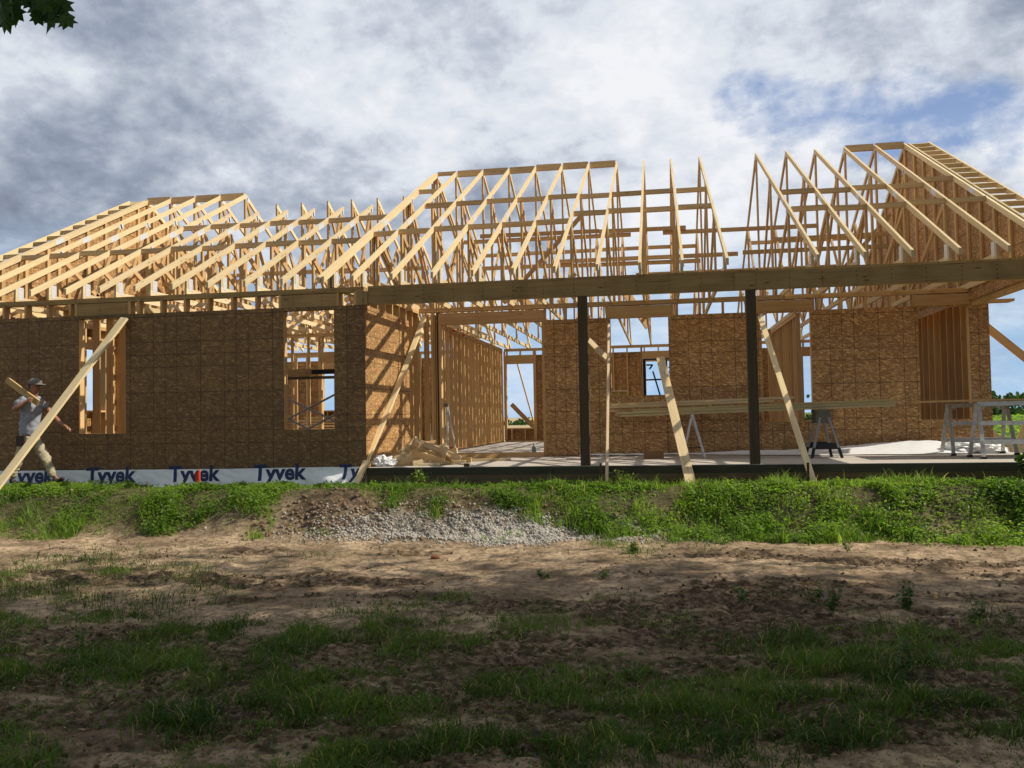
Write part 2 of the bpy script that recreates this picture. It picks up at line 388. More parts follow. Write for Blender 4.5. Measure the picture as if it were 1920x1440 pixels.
n1 = t.noise(P, 1.4, 8, .6, .3); n2 = t.noise(P, 14, 8, .65); n3 = t.noise(P, 70, 4, .7); n4 = t.noise(P, 5.5, 7, .7, .4)
c = t.mix(t.ramp(n1, [(.35, 0.0), (.65, 1.0)]), (.22, .155, .096), (.54, .395, .25))
c = t.mix(t.ramp(n2, [(.46, 0.0), (.60, .7)]), c, (.13, .088, .052)); c = t.mix(t.ramp(n4, [(.52, 0.0), (.60, .65)]), c, (.13, .086, .05))
mm = t.math('MULTIPLY', s.outputs[0], t.ramp(n2, [(.38, .35), (.58, 1.0)]))
c = t.mix(mm, c, (.062, .040, .023))
peb = t.n('ShaderNodeTexVoronoi', i_Scale=42.0); t.l(P, peb.inputs['Vector'])
ps = t.n('ShaderNodeSeparateColor'); t.l(peb.outputs['Color'], ps.inputs[0])
pm = t.math('MULTIPLY', t.ramp(peb.outputs['Distance'], [(.18, 1.0), (.3, 0.0)]), t.math('GREATER_THAN', ps.outputs[0], t.math('SUBTRACT', .86, t.math('MULTIPLY', s.outputs[1], .6))))
c = t.mix(t.math('MULTIPLY', pm, .8), c, (.42, .39, .34))
c = t.mix(t.math('MULTIPLY', s.outputs[1], .7), c, t.mix(t.ramp(n2, [(.4, 0.0), (.6, 1.0)]), (.30, .265, .215), (.19, .16, .125)))
c = t.mix(t.math('MULTIPLY', s.outputs[2], .75), c, (.035, .04, .013))
po = t.n('ShaderNodeNewGeometry'); py = t.n('ShaderNodeSeparateXYZ'); t.l(po.outputs['Position'], py.inputs[0])
far = t.ramp(t.math('DIVIDE', py.outputs[1], 40.0), [(.36, 0.0), (.42, 1.0)])
row = t.noise(P, .25, 5, .6)
xr = t.ramp(t.math('DIVIDE', py.outputs[0], 60.0), [(.18, 0.0), (.26, 1.0)])
c = t.mix(far, c, t.mix(xr, t.mix(row, (.34, .26, .15), (.42, .34, .20)), t.mix(row, (.06, .11, .03), (.14, .19, .06))))
t.l(c, b.inputs['Base Color']); b.inputs['Roughness'].default_value = .95; b.inputs['Specular IOR Level'].default_value = .1
hgt = t.math('ADD', t.math('MULTIPLY', n2, .5), t.math('ADD', t.math('MULTIPLY', n3, .2), t.math('MULTIPLY', pm, .25)))
bp = t.n('ShaderNodeBump', i_Strength=.9, i_Distance=.05); t.l(hgt, bp.inputs['Height']); t.l(bp.outputs[0], b.inputs['Normal'])
g = bigmesh('ground', np.stack([gx, gy, gz], -1), GF.ravel(), np.full(len(GF), 4), mt, soil)
g.data.polygons.foreach_set('use_smooth', [True]*len(g.data.polygons)); tag(g, kind='structure')
# ------------------------------------------------------------------ the house
H = empty('timber_house', (0, 0, -.02)); tag(H, 'long timber house under construction with bare roof trusses, board walls and a front porch', 'house')
PT = 2.794
m = MB(); m.box((-7.3, 0.03, -.45), (0, 13.5, 0)); m.box((0, 0, -.105), (10.25, 13.5, 0)); m.box((0, .03, -.45), (10.22, 13.4, -.105))
m.build('foundation_slab', CONC, H)
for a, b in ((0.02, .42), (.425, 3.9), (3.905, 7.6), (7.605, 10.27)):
    m = MB(); m.box((a, -.035, -.27), (b, -.002, -.118)); m.build('form_or_shade_band', FORM, H)
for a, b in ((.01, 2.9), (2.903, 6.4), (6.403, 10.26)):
    m = MB(); m.box((a, -.028, -.115), (b, -.002, -.006)); m.build('form_or_shade_band', SHADE_EDGE, H)  # dark band added over the slab front, standing in for its shade

def wall(ax, f, inn, a0, a1, ops, sheath, zt=PT, osb=OSB, skip=(), off=0., dep=.14, band=None):
    """framed wall: plates with studs, headers, sills and outer boards as children. f = outer face, inn = +1/-1 towards the inside"""
    def bx(m, a, b, n0, n1, z0, z1, **k):
        n0, n1 = f+inn*n0, f+inn*n1
        if ax == 'x': m.box((a, n0, z0), (b, n1, z1), **k)
        else: m.box((n0, a, z0), (n1, b, z1), **k)
    s0, s1 = .011, .011+dep
    m = MB()
    for z0, z1 in ((zt-.038, zt), (zt-.078, zt-.040)):
        c = a0
        while c < a1-.01:
            d = min(a1, c+random.choice((2.44, 3.05, 3.66, 4.27))); bx(m, c, d-.003, s0, s1, z0, z1); c = d
    segs = []; c = a0
    for o in sorted(ops):
        if o[2] is None: segs.append((c, o[0])); c = o[1]
    segs.append((c, a1))
    wf = m.build('wall_frame', STUD if osb is OSB else BEAM, H)
    for c, d in segs:
        if d-c > .05: m = MB(); bx(m, c, d, s0, s1, .002, .040); m.build('sole_plate', STUD, wf)
    top = zt-.080
    def stud(a, z0, z1, nm='stud', wd=.038):
        m = MB(); bx(m, a, a+wd, s0, s1, z0, z1); return m.build(nm, STUD, wf)
    inop = lambda a: any(o[0]-.085 < a < o[1]+.047 for o in ops)
    a = a0+off
    while a < a1-.079:
        if not inop(a) and not any(p-.01 < a < q for p, q in skip): stud(a, .042, top-.001)
        a += .4064
    stud(a1-.038, .042, top-.001)
    for o in ops:
        l, r, zs, zh, hh = o
        stud(l-.039, .042, zh-.001, 'trimmer'); stud(r+.001, .042, zh-.001, 'trimmer')
        stud(l-.078, .042, top-.001); stud(r+.040, .042, top-.001)
        if hh:
            m = MB(); bx(m, l-.0395, r+.0395, s0-.001, s0+.037, zh+.002, zh+hh); bx(m, l-.0395, r+.0395, s1-.037, s1+.001, zh+.002, zh+hh)
            m.build('header', BEAM if osb is OSB_SHADED else STUD, wf)
            if top-(zh+hh) > .05:
                q = l
                while q < r: stud(q, zh+hh+.001, top-.001, 'cripple'); q += .4064
        if zs is not None:
            m = MB(); bx(m, l, r, s0, s1, zs-.038, zs); m.build('window_sill', STUD, wf)
            q = l+.12
            while q < r-.05: stud(q, .042, zs-.039, 'cripple'); q += .4064
    for sh in sheath:
        p0, p1, zb, ztp = sh
        cs = sorted({p0, p1}|{min(max(v, p0), p1) for o in ops for v in o[:2]}); zs_ = sorted({zb, ztp}|{min(max(v, zb), ztp) for o in ops for v in ((o[2] if o[2] is not None else zb), o[3])})
        occ = {}
        for i in range(len(cs)-1):
            for j in range(len(zs_)-1):
                ca, cz = (cs[i]+cs[i+1])/2, (zs_[j]+zs_[j+1])/2
                occ[i, j] = not any(o[0] < ca < o[1] and (o[2] if o[2] is not None else -9) < cz < o[3] for o in ops)
        m = MB(); ex = (lambda p: (p.x+.3, p.z)) if ax == 'x' else (lambda p: (p.y+.35, p.z))
        def P3(a, n, z): return (a, f+inn*n, z) if ax == 'x' else (f+inn*n, a, z)
        A0, A1 = 0.0, .0105
        for (i, j), o in occ.items():
            if not o: continue
            a, b, z0, z1 = cs[i], cs[i+1], zs_[j], zs_[j+1]
            m.poly([P3(a, A0, z0), P3(b, A0, z0), P3(b, A0, z1), P3(a, A0, z1)], Vector((1, 0, 0)), exact=ex)
            m.poly([P3(a, A1, z1), P3(b, A1, z1), P3(b, A1, z0), P3(a, A1, z0)], Vector((1, 0, 0)), exact=ex)
            for di, dj, e in ((-1, 0, ((a, z0), (a, z1))), (1, 0, ((b, z0), (b, z1))), (0, -1, ((a, z0), (b, z0))), (0, 1, ((a, z1), (b, z1)))):
                if not occ.get((i+di, j+dj), False):
                    (a_, z_), (b_, w_) = e; m.poly([P3(a_, A0, z_), P3(b_, A0, w_), P3(b_, A1, w_), P3(a_, A1, z_)], Vector((0, 0, 1)), exact=ex)
        m.build('sheathing', osb, wf, merge=True)
    return wf
# front wall of the left wing, its two windows
wall('x', 0.0, 1, -7.2585, -.0125, [(-4.87, -4.03, .585, 2.46, .245), (-1.335, -.50, .60, 2.46, .245)], [(-7.27, 0, 0, 2.51)], osb=OSB_SHADED, off=.17)
wall('y', 0.0, -1, .16, 3.19, [], [(0.0115, 2.44, .0, 2.51)], off=.1)
wall('y', -7.27, 1, .155, 11.70, [(3.25, 4.05, 1.03, 2.30, .24), (7.3, 8.3, .6, 2.2, .24)], [(0, 11.7, 0, 2.79)])
wall('x', 13.40, -1, -7.2585, -.30, [(-5.9, -4.3, 1.05, 2.28, .24)], [(-7.27, -.3, 0, 2.6)])
wall('x', 3.20, 1, -.02, 10.0275, [(.40, 2.32, None, 2.50, .215), (3.59, 4.635, 1.09, 2.51, .215), (6.25, 7.11, .565, 2.51, .215), (8.895, 9.72, .565, 2.51, .215)],
     [(2.37, 3.515, -.0, 2.52), (3.515, 4.73, 0, 2.50), (4.73, 10.04, 0, 2.53)], zt=2.822, off=.33)
wall('x', 13.40, -1, -.16, 9.88, [(-.10, .72, .41, 2.335, .26), (4.0, 5.25, .9, 2.30, .30), (8.49, 8.95, .5, 2.33, .26)], [(-.16, 9.88, 0, 2.60)])
wall('y', 10.04, -1, 3.36, 13.38, [], [(3.2115, 13.38, 0, 2.79)])
wall('y', -.18, -1, 5.9, 13.2, [], [], dep=.085)
for x, y in ((.06, 3.24), (.102, 3.24), (.20, 3.24), (.242, 3.24), (.2, 3.6)):
    m = MB(); m.box((x, y, .042), (x+.038, y+.10, 2.70)); m.build('stud', STUD, H)
for y in (2.56, 2.60, 2.86, 3.02):
    m = MB(); m.box((-.20, y, .042), (-.155, y+.038, 2.70)); m.build('stud', STUD, H)
wall('x', 6.8, 1, -7.0, -1.2, [(-3.4, -2.4, None, 2.1, .24)], [], dep=.09, osb=OSB)
wall('y', -5.75, 1, .3, 3.6, [], [], dep=.14, off=.1)
wall('y', 7.25, 1, 6.0, 11.0, [], [], dep=.09)
wall('x', 9.6, 1, 4.9, 7.2, [], [], dep=.09)
wall('x', 12.3, 1, -6.9, -3.9, [], [], dep=.09, off=.1)
# porch posts and beams
for x in (3.288, 5.716):
    m = MB(); m.box((x, .002, .0), (x+.138, .138, 2.506), tint=(1, 1, 1)); m.build('porch_post', TREAT, H)
m = MB(); m.box((-.13, -.014, 2.51), (.05, .135, 2.715)); m.build('beam_pocket', BEAM, H)
m = MB()
for a, b in ((.053, 5.56), (5.563, 9.9)):
    for k, (y0, y1) in enumerate(((0, .038), (.040, .078), (.080, .118))): m.box((a, y0, 2.508), (b, y1, 2.756))
pb = m.build('porch_beam', BEAM, H)
m = MB()
for a, b in ((.053, 4.2), (4.203, 5.9), (5.903, 9.9)): m.box((a, -.004, 2.7575), (b, .134, PT-.002))
m.build('top_plate', BEAM, pb)
m = MB(); m.box((9.76, .14, 2.50), (9.80, 3.19, 2.78)); m.box((9.802, .14, 2.50), (9.842, 3.19, 2.78)); m.build('side_beam', BEAM, H)
m = MB(); m.box((9.9, 2.9, 2.53), (10.35, 3.19, 2.57)); m.build('beam_end_block', STUD, H)
for p, q in (((1.02, 13.2), 2.5),): pass

# ---- trusses (each in its own YZ plane)
TH = .0195
def wdg(m, y0, z0, y1, z1, w=.089, x=(-.0185, .0185)):
    m.prism_ = None
    L = Vector((0, y1-y0, z1-z0)).normalized(); n = Vector((0, -L.z, L.y))*w/2
    a, b = Vector((0, y0, z0)), Vector((0, y1, z1))
    q = [a-n, b-n, b+n, a+n]; m.prism([(p.y, p.z) for p in q], x[0], x[1], L)
def vert(m, y, z0, z1, w=.089): m.prism([(y-w/2, z0), (y+w/2, z0), (y+w/2, z1), (y-w/2, z1)], -.0185, .0185, Vector((0, 0, 1)))
def truss(ry, rz, kind, pts, cut=None, gable=False):
    """ry, rz = ridge; tail top at (-.405, 2.90)"""
    s = (rz-2.90)/(ry+.405); zt = lambda y: 2.90+s*(y+.405) if y <= ry else 2.90+s*(2*ry-y+.405)
    L1 = Vector((0, 1, s)).normalized(); L2 = Vector((0, 1, -s)).normalized(); th = .098
    m = MB(); far = 2*ry
    m.prism([(0.015, PT), (far-.015, PT), (far-.015, PT+.089), (0.015, PT+.089)], -TH, TH, Vector((0, 1, 0)))
    if cut is None:
        m.prism([(-.405, zt(-.405)-th), (ry, rz-th), (ry, rz), (-.405, zt(-.405))], -TH, TH, L1)
        m.prism([(far+.405, zt(-.405)-th), (far+.405, zt(-.405)), (ry+.001, rz), (ry+.001, rz-th)], -TH, TH, L2)
    else:
        ya, yb = cut
        m.prism([(-.405, zt(-.405)-th), (ya, zt(ya)-th), (ya, zt(ya)), (-.405, zt(-.405))], -TH, TH, L1)
        m.prism([(far+.405, zt(-.405)-th), (far+.405, zt(-.405)), (yb, zt(yb)), (yb, zt(yb)-th)], -TH, TH, L2)
    T = m.build('roof_truss', PINE, H)
    def web(fn):
        m = MB(); fn(m); return m.build('web', STUD, T)
    zb = PT+.09
    if not gable:
        for (a, za, b_, zb_) in pts:
            web(lambda m: (vert(m, a, za, zb_) if a == b_ else wdg(m, a, za, b_, zb_)))
    else:
        y = .6
        while y < far-.3:
            if abs(y-ry) > .1: web(lambda m: vert(m, y, zb, zt(y)-th-.002))
            y += .6096
        web(lambda m: vert(m, ry, zb, rz-th-.01))
    # heel blocks and plates
    for sg in (0, 1):
        Y = (lambda y: y) if sg == 0 else (lambda y: far-y)
        m = MB(); pr = [(Y(.02), PT+.0895), (Y(.11), PT+.0895), (Y(.11), zt(.11)-th-.001), (Y(.02), zt(.02)-th-.001)]
        m.prism(pr if sg == 0 else pr[::-1], -.018, .018, Vector((0, 0, 1))); m.build('heel_block', PINE, T)
    def plate(y, z, wy, wz, ang=0):
        m = MB(); c, s_ = math.cos(ang), math.sin(ang)
        q = [(y+a*c-b*s_, z+a*s_+b*c) for a, b in ((-wy, -wz), (wy, -wz), (wy, wz), (-wy, wz))]
        for x0, x1 in ((TH+.0003, TH+.0022), (-TH-.0022, -TH-.0003)): m.prism(q, x0, x1, Vector((0, 1, 0)), (1, 1, 1))
        m.build('gusset_plate', GALV, T)
    an = math.atan(s)
    plate(.14, PT+.15, .065, .105); plate(2.75, zt(2.75)-th/2, .14, .046, an)
    if not gable:
        for a in {p[0] for p in pts if p[3] < p[1]-.3 and p[0] < ry+.1}:
            if cut is None or a < cut[0]+.02: plate(a+.02, zt(a)-th, .05, .05, an if a < ry else 0)
    return T, zt, th
def web_layout(ry, rz, style, cut=None):
    s = (rz-2.90)/(ry+.405); zt = lambda y: 2.90+s*(y+.405) if y <= ry else 2.90+s*(2*ry-y+.405)
    zb = PT+.089; e = .098; out = []
    p1, p2 = ry/3, ry*2/3
    V = lambda y: (y, zt(y)-e-.002, y, zb)
    Dg = lambda y, yb: (y+(.05 if yb > y else -.05), zt(y)-e-.05, yb, zb+.03)
    if style == 'R':
        out = [V(p1), V(p2), V(ry), Dg(p1, p2-.06), Dg(p2, ry-.06), V(2*ry-p1), V(2*ry-p2), Dg(2*ry-p1, 2*ry-p2+.06), Dg(2*ry-p2, ry+.06)]
    else:
        out = [V(p1), Dg(p1, p2-.06), V(p2), Dg(p2, 2.9), V(2*ry-p1), V(2*ry-p2), Dg(2*ry-p1, 2*ry-p2+.06), Dg(2*ry-p2, ry+.3)]
        out.append(V(ry) if cut is None else (cut[1]+.045, zt(cut[1])-.01, cut[1]+.045, zb))
        if cut: out.append(Dg(cut[1]+.1, 8.3))
        else: out.append(Dg(ry, 7.8))
    return out
RY, RZ, LY, LZ = 6.755, 6.40, 5.86, 5.955
protoR = truss(RY, RZ, 'R', web_layout(RY, RZ, 'R'))[0]
protoL = truss(LY, LZ, 'L', web_layout(LY, LZ, 'L'))[0]
protoC = truss(LY, LZ+.02, 'L', web_layout(LY, LZ+.02, 'L', (4.0, 6.25)), cut=(4.0, 6.25))[0]
SP = .6096; XR = lambda k: -.0457+SP*k; XL = lambda k: -1.1748-SP*k
def put(proto, x, first=[]):
    if proto in first: o = copy_tree(proto, H)
    else: o = proto; first.append(proto)
    o.location.x = x+random.uniform(-.007, .007); o.location.z += random.uniform(-.004, .004); o.rotation_euler = (0, random.uniform(-.0035, .0035), random.uniform(-.0015, .0015))
    return o
for k in [0, 1, 2, 3, 4, 5, 6, 7, 8, 9, 11, 12, 13, 14, 15]: put(protoR, XR(k))
for x in (-.585, -.52): put(protoR, x)
for k in range(6): put(protoC, XL(k))
for k in range(6, 10): put(protoL, XL(k))
GR, ztR, th = truss(RY, RZ, 'R', [], gable=True); GR.location.x = 9.71
GL, ztL, _ = truss(LY, LZ, 'L', [], gable=True); GL.location.x = -7.25
# gable boards, outer side, with nailed lookout ladders
def gable_board(x0, x1, ry, rz, zt, par, zb, mat):
    m = MB(); ex = lambda p: (p.y, p.z-.1); y0 = .05; far = 2*ry-y0
    pts = [(y0, zb), (far, zb), (far, zt(y0)-.012), (ry, rz-.012), (y0, zt(y0)-.012)]
    A = [(x0, y, z) for y, z in pts]; B = [(x1, y, z) for y, z in pts]
    m.poly(A[::-1], Vector((0, 1, 0)), exact=ex); m.poly(B, Vector((0, 1, 0)), exact=ex)
    for i in range(5):
        j = (i+1) % 5; m.poly([A[i], A[j], B[j], B[i]], Vector((0, 1, 0)), exact=ex)
    o = m.build('sheathing', mat, H); o.parent = par; o.location = Vector((0, 0, 0))-Vector(par.location)+Vector((0, 0, .02)) if 0 else Vector((0, 0, 0)); return o
gable_board(TH+.003, TH+.014, RY, RZ, ztR, GR, 2.60, OSB)
gable_board(-TH-.014, -TH-.003, LY, LZ, ztL, GL, 2.805, OSB)
def ladder(sign, xa, xb, ry, rz, step):
    s = (rz-2.90)/(ry+.405); far = 2*ry; th = .098; zt = lambda y: 2.90+s*(min(y, far-y)+.405)+.004
    L1 = Vector((0, 1, s)).normalized(); L2 = Vector((0, 1, -s)).normalized()
    m = MB()
    m.prism([(-.405, zt(-.405)-th), (ry, zt(ry)-th), (ry, zt(ry)), (-.405, zt(-.405))], xb-.019, xb+.019, L1)
    m.prism([(far+.405, zt(-.405)-th), (far+.405, zt(-.405)), (ry+.001, zt(ry)), (ry+.001, zt(ry)-th)], xb-.019, xb+.019, L2)
    x2 = xa+sign*.041
    m.prism([(-.405, zt(-.405)-th), (ry, zt(ry)-th), (ry, zt(ry)), (-.405, zt(-.405))], x2-.019, x2+.019, L1)
    m.prism([(far+.405, zt(-.405)-th), (far+.405, zt(-.405)), (ry+.001, zt(ry)), (ry+.001, zt(ry)-th)], x2-.019, x2+.019, L2)
    R = m.build('gable_overhang', PINE, H)
    y = -.2
    while y < far+.3:
        up = L1 if y < ry else L2; n = Vector((0, -up.z, up.y))
        m = MB(); c = Vector((0, y, zt(y)-.052)); a, b_ = sorted((x2+sign*.0195, xb-sign*.0195))
        m.board(c+Vector((a, 0, 0)), c+Vector((b_, 0, 0)), .084, .037, up=n); m.build('lookout_block', PINE, R); y += step
ladder(1, 9.745, 10.19, RY, RZ, .405)
ladder(-1, -7.285, -7.73, LY, LZ, .405)
# bracing rows between the top chords and ridge boards
def row(name, xs_, y, rz, ry, w=.089, mat=STUD, dz=0.0, gap=.0205, upv=None):
    s = (rz-2.90)/(ry+.405); z = 2.90+s*(min(y, 2*ry-y)+.405)-w*.45+dz
    for a, b_ in zip(xs_, xs_[1:]):
        m = MB(); j = random.uniform(-.012, .012)
        m.board((a+gap, y, z+j), (b_-gap, y, z+j+random.uniform(-.004, .004)), w, .037, up=(0, .18, 1)); m.build(name, mat, H)
Lx = [XL(k) for k in range(10, -1, -1)]+[-.585]; Rx = [XR(k) for k in range(10)]; Rr = [XR(k) for k in range(11, 16)]+[9.71]
row('truss_block', [x for x in Lx if x > -4.9], 3.15, LZ, LY); row('truss_block', Lx, 1.68, LZ, LY)
row('truss_block', Rx, 3.92, RZ, RY); row('truss_block', Rx[1:6], 2.12, RZ, RY); row('truss_block', Rx[5:], 2.63, RZ, RY)
row('truss_block', [-.52, Rx[0]], 5.09, RZ, RY); row('truss_block', [-.52, Rx[0], Rx[1]], 2.0, RZ, RY); row('truss_block', [Rx[0], Rx[1]], 3.85, RZ, RY)
row('truss_block', Rr[:-1], 3.28, RZ, RY); row('truss_block', Rr[-2:], 3.68, RZ, RY); row('truss_block', Rr, 2.1, RZ, RY)
row('ridge_block', [XR(k) for k in range(0, 7)], RY, RZ, RY, .15, STUD, .035); row('ridge_block', [XR(k) for k in (14, 15)]+[9.71], RY, RZ, RY, .15, STUD, .03)
row('ridge_block', [-.52, Rx[0]], RY, RZ, RY, .09, STUD, .02)
row('ridge_block', [XL(k) for k in range(10, 5, -1)], LY, LZ, LY, .16, STUD, .035)
row('truss_block', Lx[:6], 8.6, LZ, LY); row('truss_block', Rx, 2*RY-3.9, RZ, RY); row('truss_block', Rr, 2*RY-3.9, RZ, RY); row('truss_block', Rx, 2*RY-2.2, RZ, RY); row('truss_block', Rr, 2*RY-2.2, RZ, RY)
# long runners nailed along the webs
def runner(p0, p1, w=.089, t=.037, up=(0, 0, 1), mat=STUD, name='web_runner'):
    m = MB(); m.board(p0, p1, w, t, up=up); m.build(name, mat, H)
yb = RY-.066
for (a, b_, y, z) in ((.1, 3.9, yb, 4.75), (3.2, 5.1, yb-.04, 4.83), (4.6, 7.85, yb, 4.74), (.5, 3.2, yb-.04, 4.86), (.4, 2.6, yb, 4.13), (2.3, 4.9, yb-.04, 4.20), (4.2, 6.2, yb, 4.20), (6.3, 9.5, yb, 4.22), (6.9, 9.6, yb-.04, 4.46), (2.6, 5.4, yb, 4.10),
                      (-4.9, -2.3, 6.22, 4.16), (-3.0, -.6, 6.18, 4.12), (-7.1, -4.4, 6.22, 4.02), (-.3, 4.3, 10.6, 4.4), (3.9, 9.0, 10.6, 4.45)):
    runner((a, y, z), (b_, y, z+random.uniform(-.02, .02)))
runner((1.3, 5.0, 3.1), (3.0, 5.05, 4.9), name='diagonal_brace'); runner((-6.6, 4.7, 3.1), (-4.6, 4.75, 4.8), name='diagonal_brace'); runner((7.9, 7.2, 3.2), (9.5, 7.25, 5.0), name='diagonal_brace')
runner((.9, 8.4, 3.0), (2.5, 8.45, 4.2), name='diagonal_brace')
for x in (-.66, -.475): runner((x, 6.9, 2.9), (x, 6.9, 6.2), up=(0, 1, 0), name='girder_post')
# cross gable over the rear of the left wing: rafters run along X
for k in range(7):
    y = 8.2+k*.61; m = MB(); cx = -2.9; hw = 2.5; zc = 3.62
    z0 = 3.05-(k*.0)
    m.board((cx-hw, y, z0), (cx, y, z0+1.3), .14, .037, up=(0, 0, 1)); m.board((cx+hw, y, z0), (cx, y, z0+1.3), .14, .037, up=(0, 0, 1)); m.board((cx-hw, y, z0), (cx+hw, y, z0), .089, .036, up=(0, 0, 1))
    r_ = m.build('cross_rafter', PINE, H)
# valley boards seen as broad dark triangles behind the webs
for x, dx in ((-5.1, .9), (-3.3, .8), (-1.2, .7), (.9, .8), (3.6, .6)):
    runner((x, 9.3, 3.9), (x+dx, 9.9, 3.0), w=.24, mat=STUD, name='valley_rafter')
# red marking tape on the framing
for x, y, z in ((1.02, 13.235, 2.74), (1.02, 13.235, .09), (-.168, 6.6, 2.72), (-.168, 7.6, 2.72), (-.168, 6.2, .08)):
    m = MB(); m.box((x, y, z-.02), (x+.06, y+.02, z+.02)); m.build('red_tape_mark', REDM, H)
# ------------------------------------------------------------------ loose boards that prop the walls
def loose(name, label, cat, p0, p1, w, t, up=(0, 0, 1), mat=PINE, group=None, seg=1, bow=0, tint=None):
    m = MB(); m.board(p0, p1, w, t, up=up, seg=seg, bow=bow, tint=tint); o = m.build(name, mat, origin=p0); tag(o, label, cat, group); return o
PR = 'boards propped as temporary wall braces'
loose('prop_board', 'wide pale board propped from the left window down past the walking man', 'brace', (-4.02, -.045, 2.44), (-5.10, -2.05, -.62), .14, .038, up=(1, .2, .5), group=PR)
loose('prop_board', 'pale board leaning across the sunlit side wall beside the offcut heap', 'brace', (.115, 3.10, 2.64), (-.035, -.43, -.26), .089, .038, up=(1, 0, .05), group=PR, seg=8, bow=.03)
loose('prop_board', 'thin pale board standing just right of the left porch post', 'brace', (3.565, 3.12, 2.38), (3.69, -.46, -.24), .089, .038, up=(0, 1, 1), group=PR, seg=6, bow=.02)
loose('prop_board', 'wide board leaning in front of the middle window over the stacked lumber', 'brace', (4.479, 3.12, 1.76), (4.86, -.66, -.25), .14, .038, up=(1, 0, 0), group=PR)
loose('prop_board', 'slender board leaning from the window just right of the right porch post', 'brace', (6.243, 3.12, 2.43), (6.50, -.45, -.24), .089, .038, up=(1, .3, .3), group=PR)
loose('prop_board', 'long board bracing the far right corner of the wall, crossing the open sky', 'brace', (10.09, 4.0, 2.36), (13.2, 4.0, -.50), .14, .038, up=(1, 0, 1), group=PR, mat=STUD)
loose('crossed_board', 'pale board sloping down to the right behind the metal trestles', 'board', (10.35, 5.0, .62), (11.08, 5.0, -.30), .12, .038, up=(1, 0, 0), group='boards crossed beyond the porch end')
loose('crossed_board', 'pale board sloping down to the left at the right edge of the picture', 'board', (11.6, 5.1, 1.25), (10.98, 5.1, -.30), .12, .038, up=(1, 0, 0), group='boards crossed beyond the porch end')
loose('prop_board', 'pale board slanting behind the far opening of the hallway', 'brace', (-.08, 15.2, 2.5), (.55, 16.4, -.55), .089, .038, up=(0, 1, 0), group=PR, mat=STUD)
loose('prop_board', 'short board crossing low behind the far opening of the hallway', 'brace', (-.25, 15.0, 1.15), (.75, 15.0, .10), .14, .038, up=(1, 0, 1), mat=STUD, group=PR)
loose('spacer_board', 'short pale board reaching from the left porch post to the thin brace beside it', 'board', (3.425, .05, 1.86), (3.66, .46, 1.62), .089, .038, up=(0, 0, 1))
for (x, y, z0, z1, lb) in ((3.61, -.42, -.4, .06, 'dark stake at the foot of the thin brace by the left porch post'), (6.44, -.40, -.4, .04, 'dark stake at the foot of the brace right of the right porch post')):
    loose('wood_stake', lb, 'stake', (x, y, z0), (x, y, z1), .038, .03, up=(0, 1, 0), mat=TREAT, group='dark stakes at the brace feet')
m = MB(); m.tube((-2.42, -.62, -.42), (-2.42, -.62, .02), .016, n=6); m.tube((-2.42, -.62, .02), (-2.42, -.62, .03), .016, .008, n=6)
o = m.build('marker_stake', ORANGE, origin=(-2.42, -.62, -.3)); tag(o, 'orange marker stake stuck in the grass in front of the white wrap', 'stake')
m = MB(); m.box((-2.50, -.60, -.17), (-2.44, -.585, -.01)); m.build('ribbon', REDM, o)

# ------------------------------------------------------------------ lumber on saw horses
ST = 'boards stacked across the saw horses'
rows = [(2.06, .680, 3.78, 8.17), (2.06, .722, 3.84, 8.18), (2.06, .764, 3.62, 8.14), (1.915, .682, 3.80, 8.15), (1.915, .724, 3.72, 8.17), (1.915, .766, 4.0, 8.16), (2.205, .69, 3.7, 8.1), (2.205, .735, 3.9, 8.16)]
words = ['bottom board of the middle row', 'middle board of the middle row', 'top board of the middle row', 'bottom board of the row nearest the porch edge', 'second board of the row nearest the porch edge', 'top board of the row nearest the porch edge', 'bottom board of the row nearest the wall', 'top board of the row nearest the wall']
for (y, z, a, b_), wd in zip(rows, words):
    dz = random.uniform(-.003, .003); sl = (z*.03)
    loose('lumber_board', wd+' in the long lumber stack', 'lumber', (a, y, z+.045+dz), (b_, y+.01, z+.135+dz), .036, .139, mat=LUM if y < 2 else STUD, group=ST)
loose('lumber_board', 'reddish board lying on top of the left end of the lumber stack', 'lumber', (3.60, 2.02, .872), (6.30, 2.05, .925), .038, .139, group=ST)
loose('lumber_board', 'topmost pale board on the left half of the lumber stack', 'lumber', (3.64, 2.10, .915), (6.62, 2.04, .974), .036, .139, group=ST)
s = empty('saw_horse', (4.98, 2.05, 0)); tag(s, 'slim metal saw horse under the left half of the lumber stack', 'saw horse')
m = MB(); m.box((4.955, 1.78, .66), (5.005, 2.32, .727)); m.build('top_rail', ALU, s)
for (tx, ty), (fx, fy) in (((4.965, 1.82), (4.80, 1.74)), ((4.995, 1.82), (5.17, 1.78)), ((4.965, 2.28), (4.82, 2.36)), ((4.995, 2.28), (5.17, 2.33))):
    m = MB(); m.board((tx, ty, .67), (fx, fy, .0), .032, .03, up=(0, 1, 0)); m.build('leg', ALU, s)
m = MB(); m.tube((4.84, 1.76, .18), (5.12, 1.79, .18), .008); m.build('spreader', STEEL, s)
s = empty('saw_horse', (7.03, 1.85, 0)); tag(s, 'grey and black folding saw horse under the right end of the lumber stack', 'saw horse')
m = MB(); m.box((6.93, 1.55, .72), (7.10, 2.30, .768)); m.box((6.90, 1.58, .55), (7.12, 1.66, .72)); m.box((6.90, 2.0, .55), (7.12, 2.08, .72)); m.build('top_rail', CONCD, s)
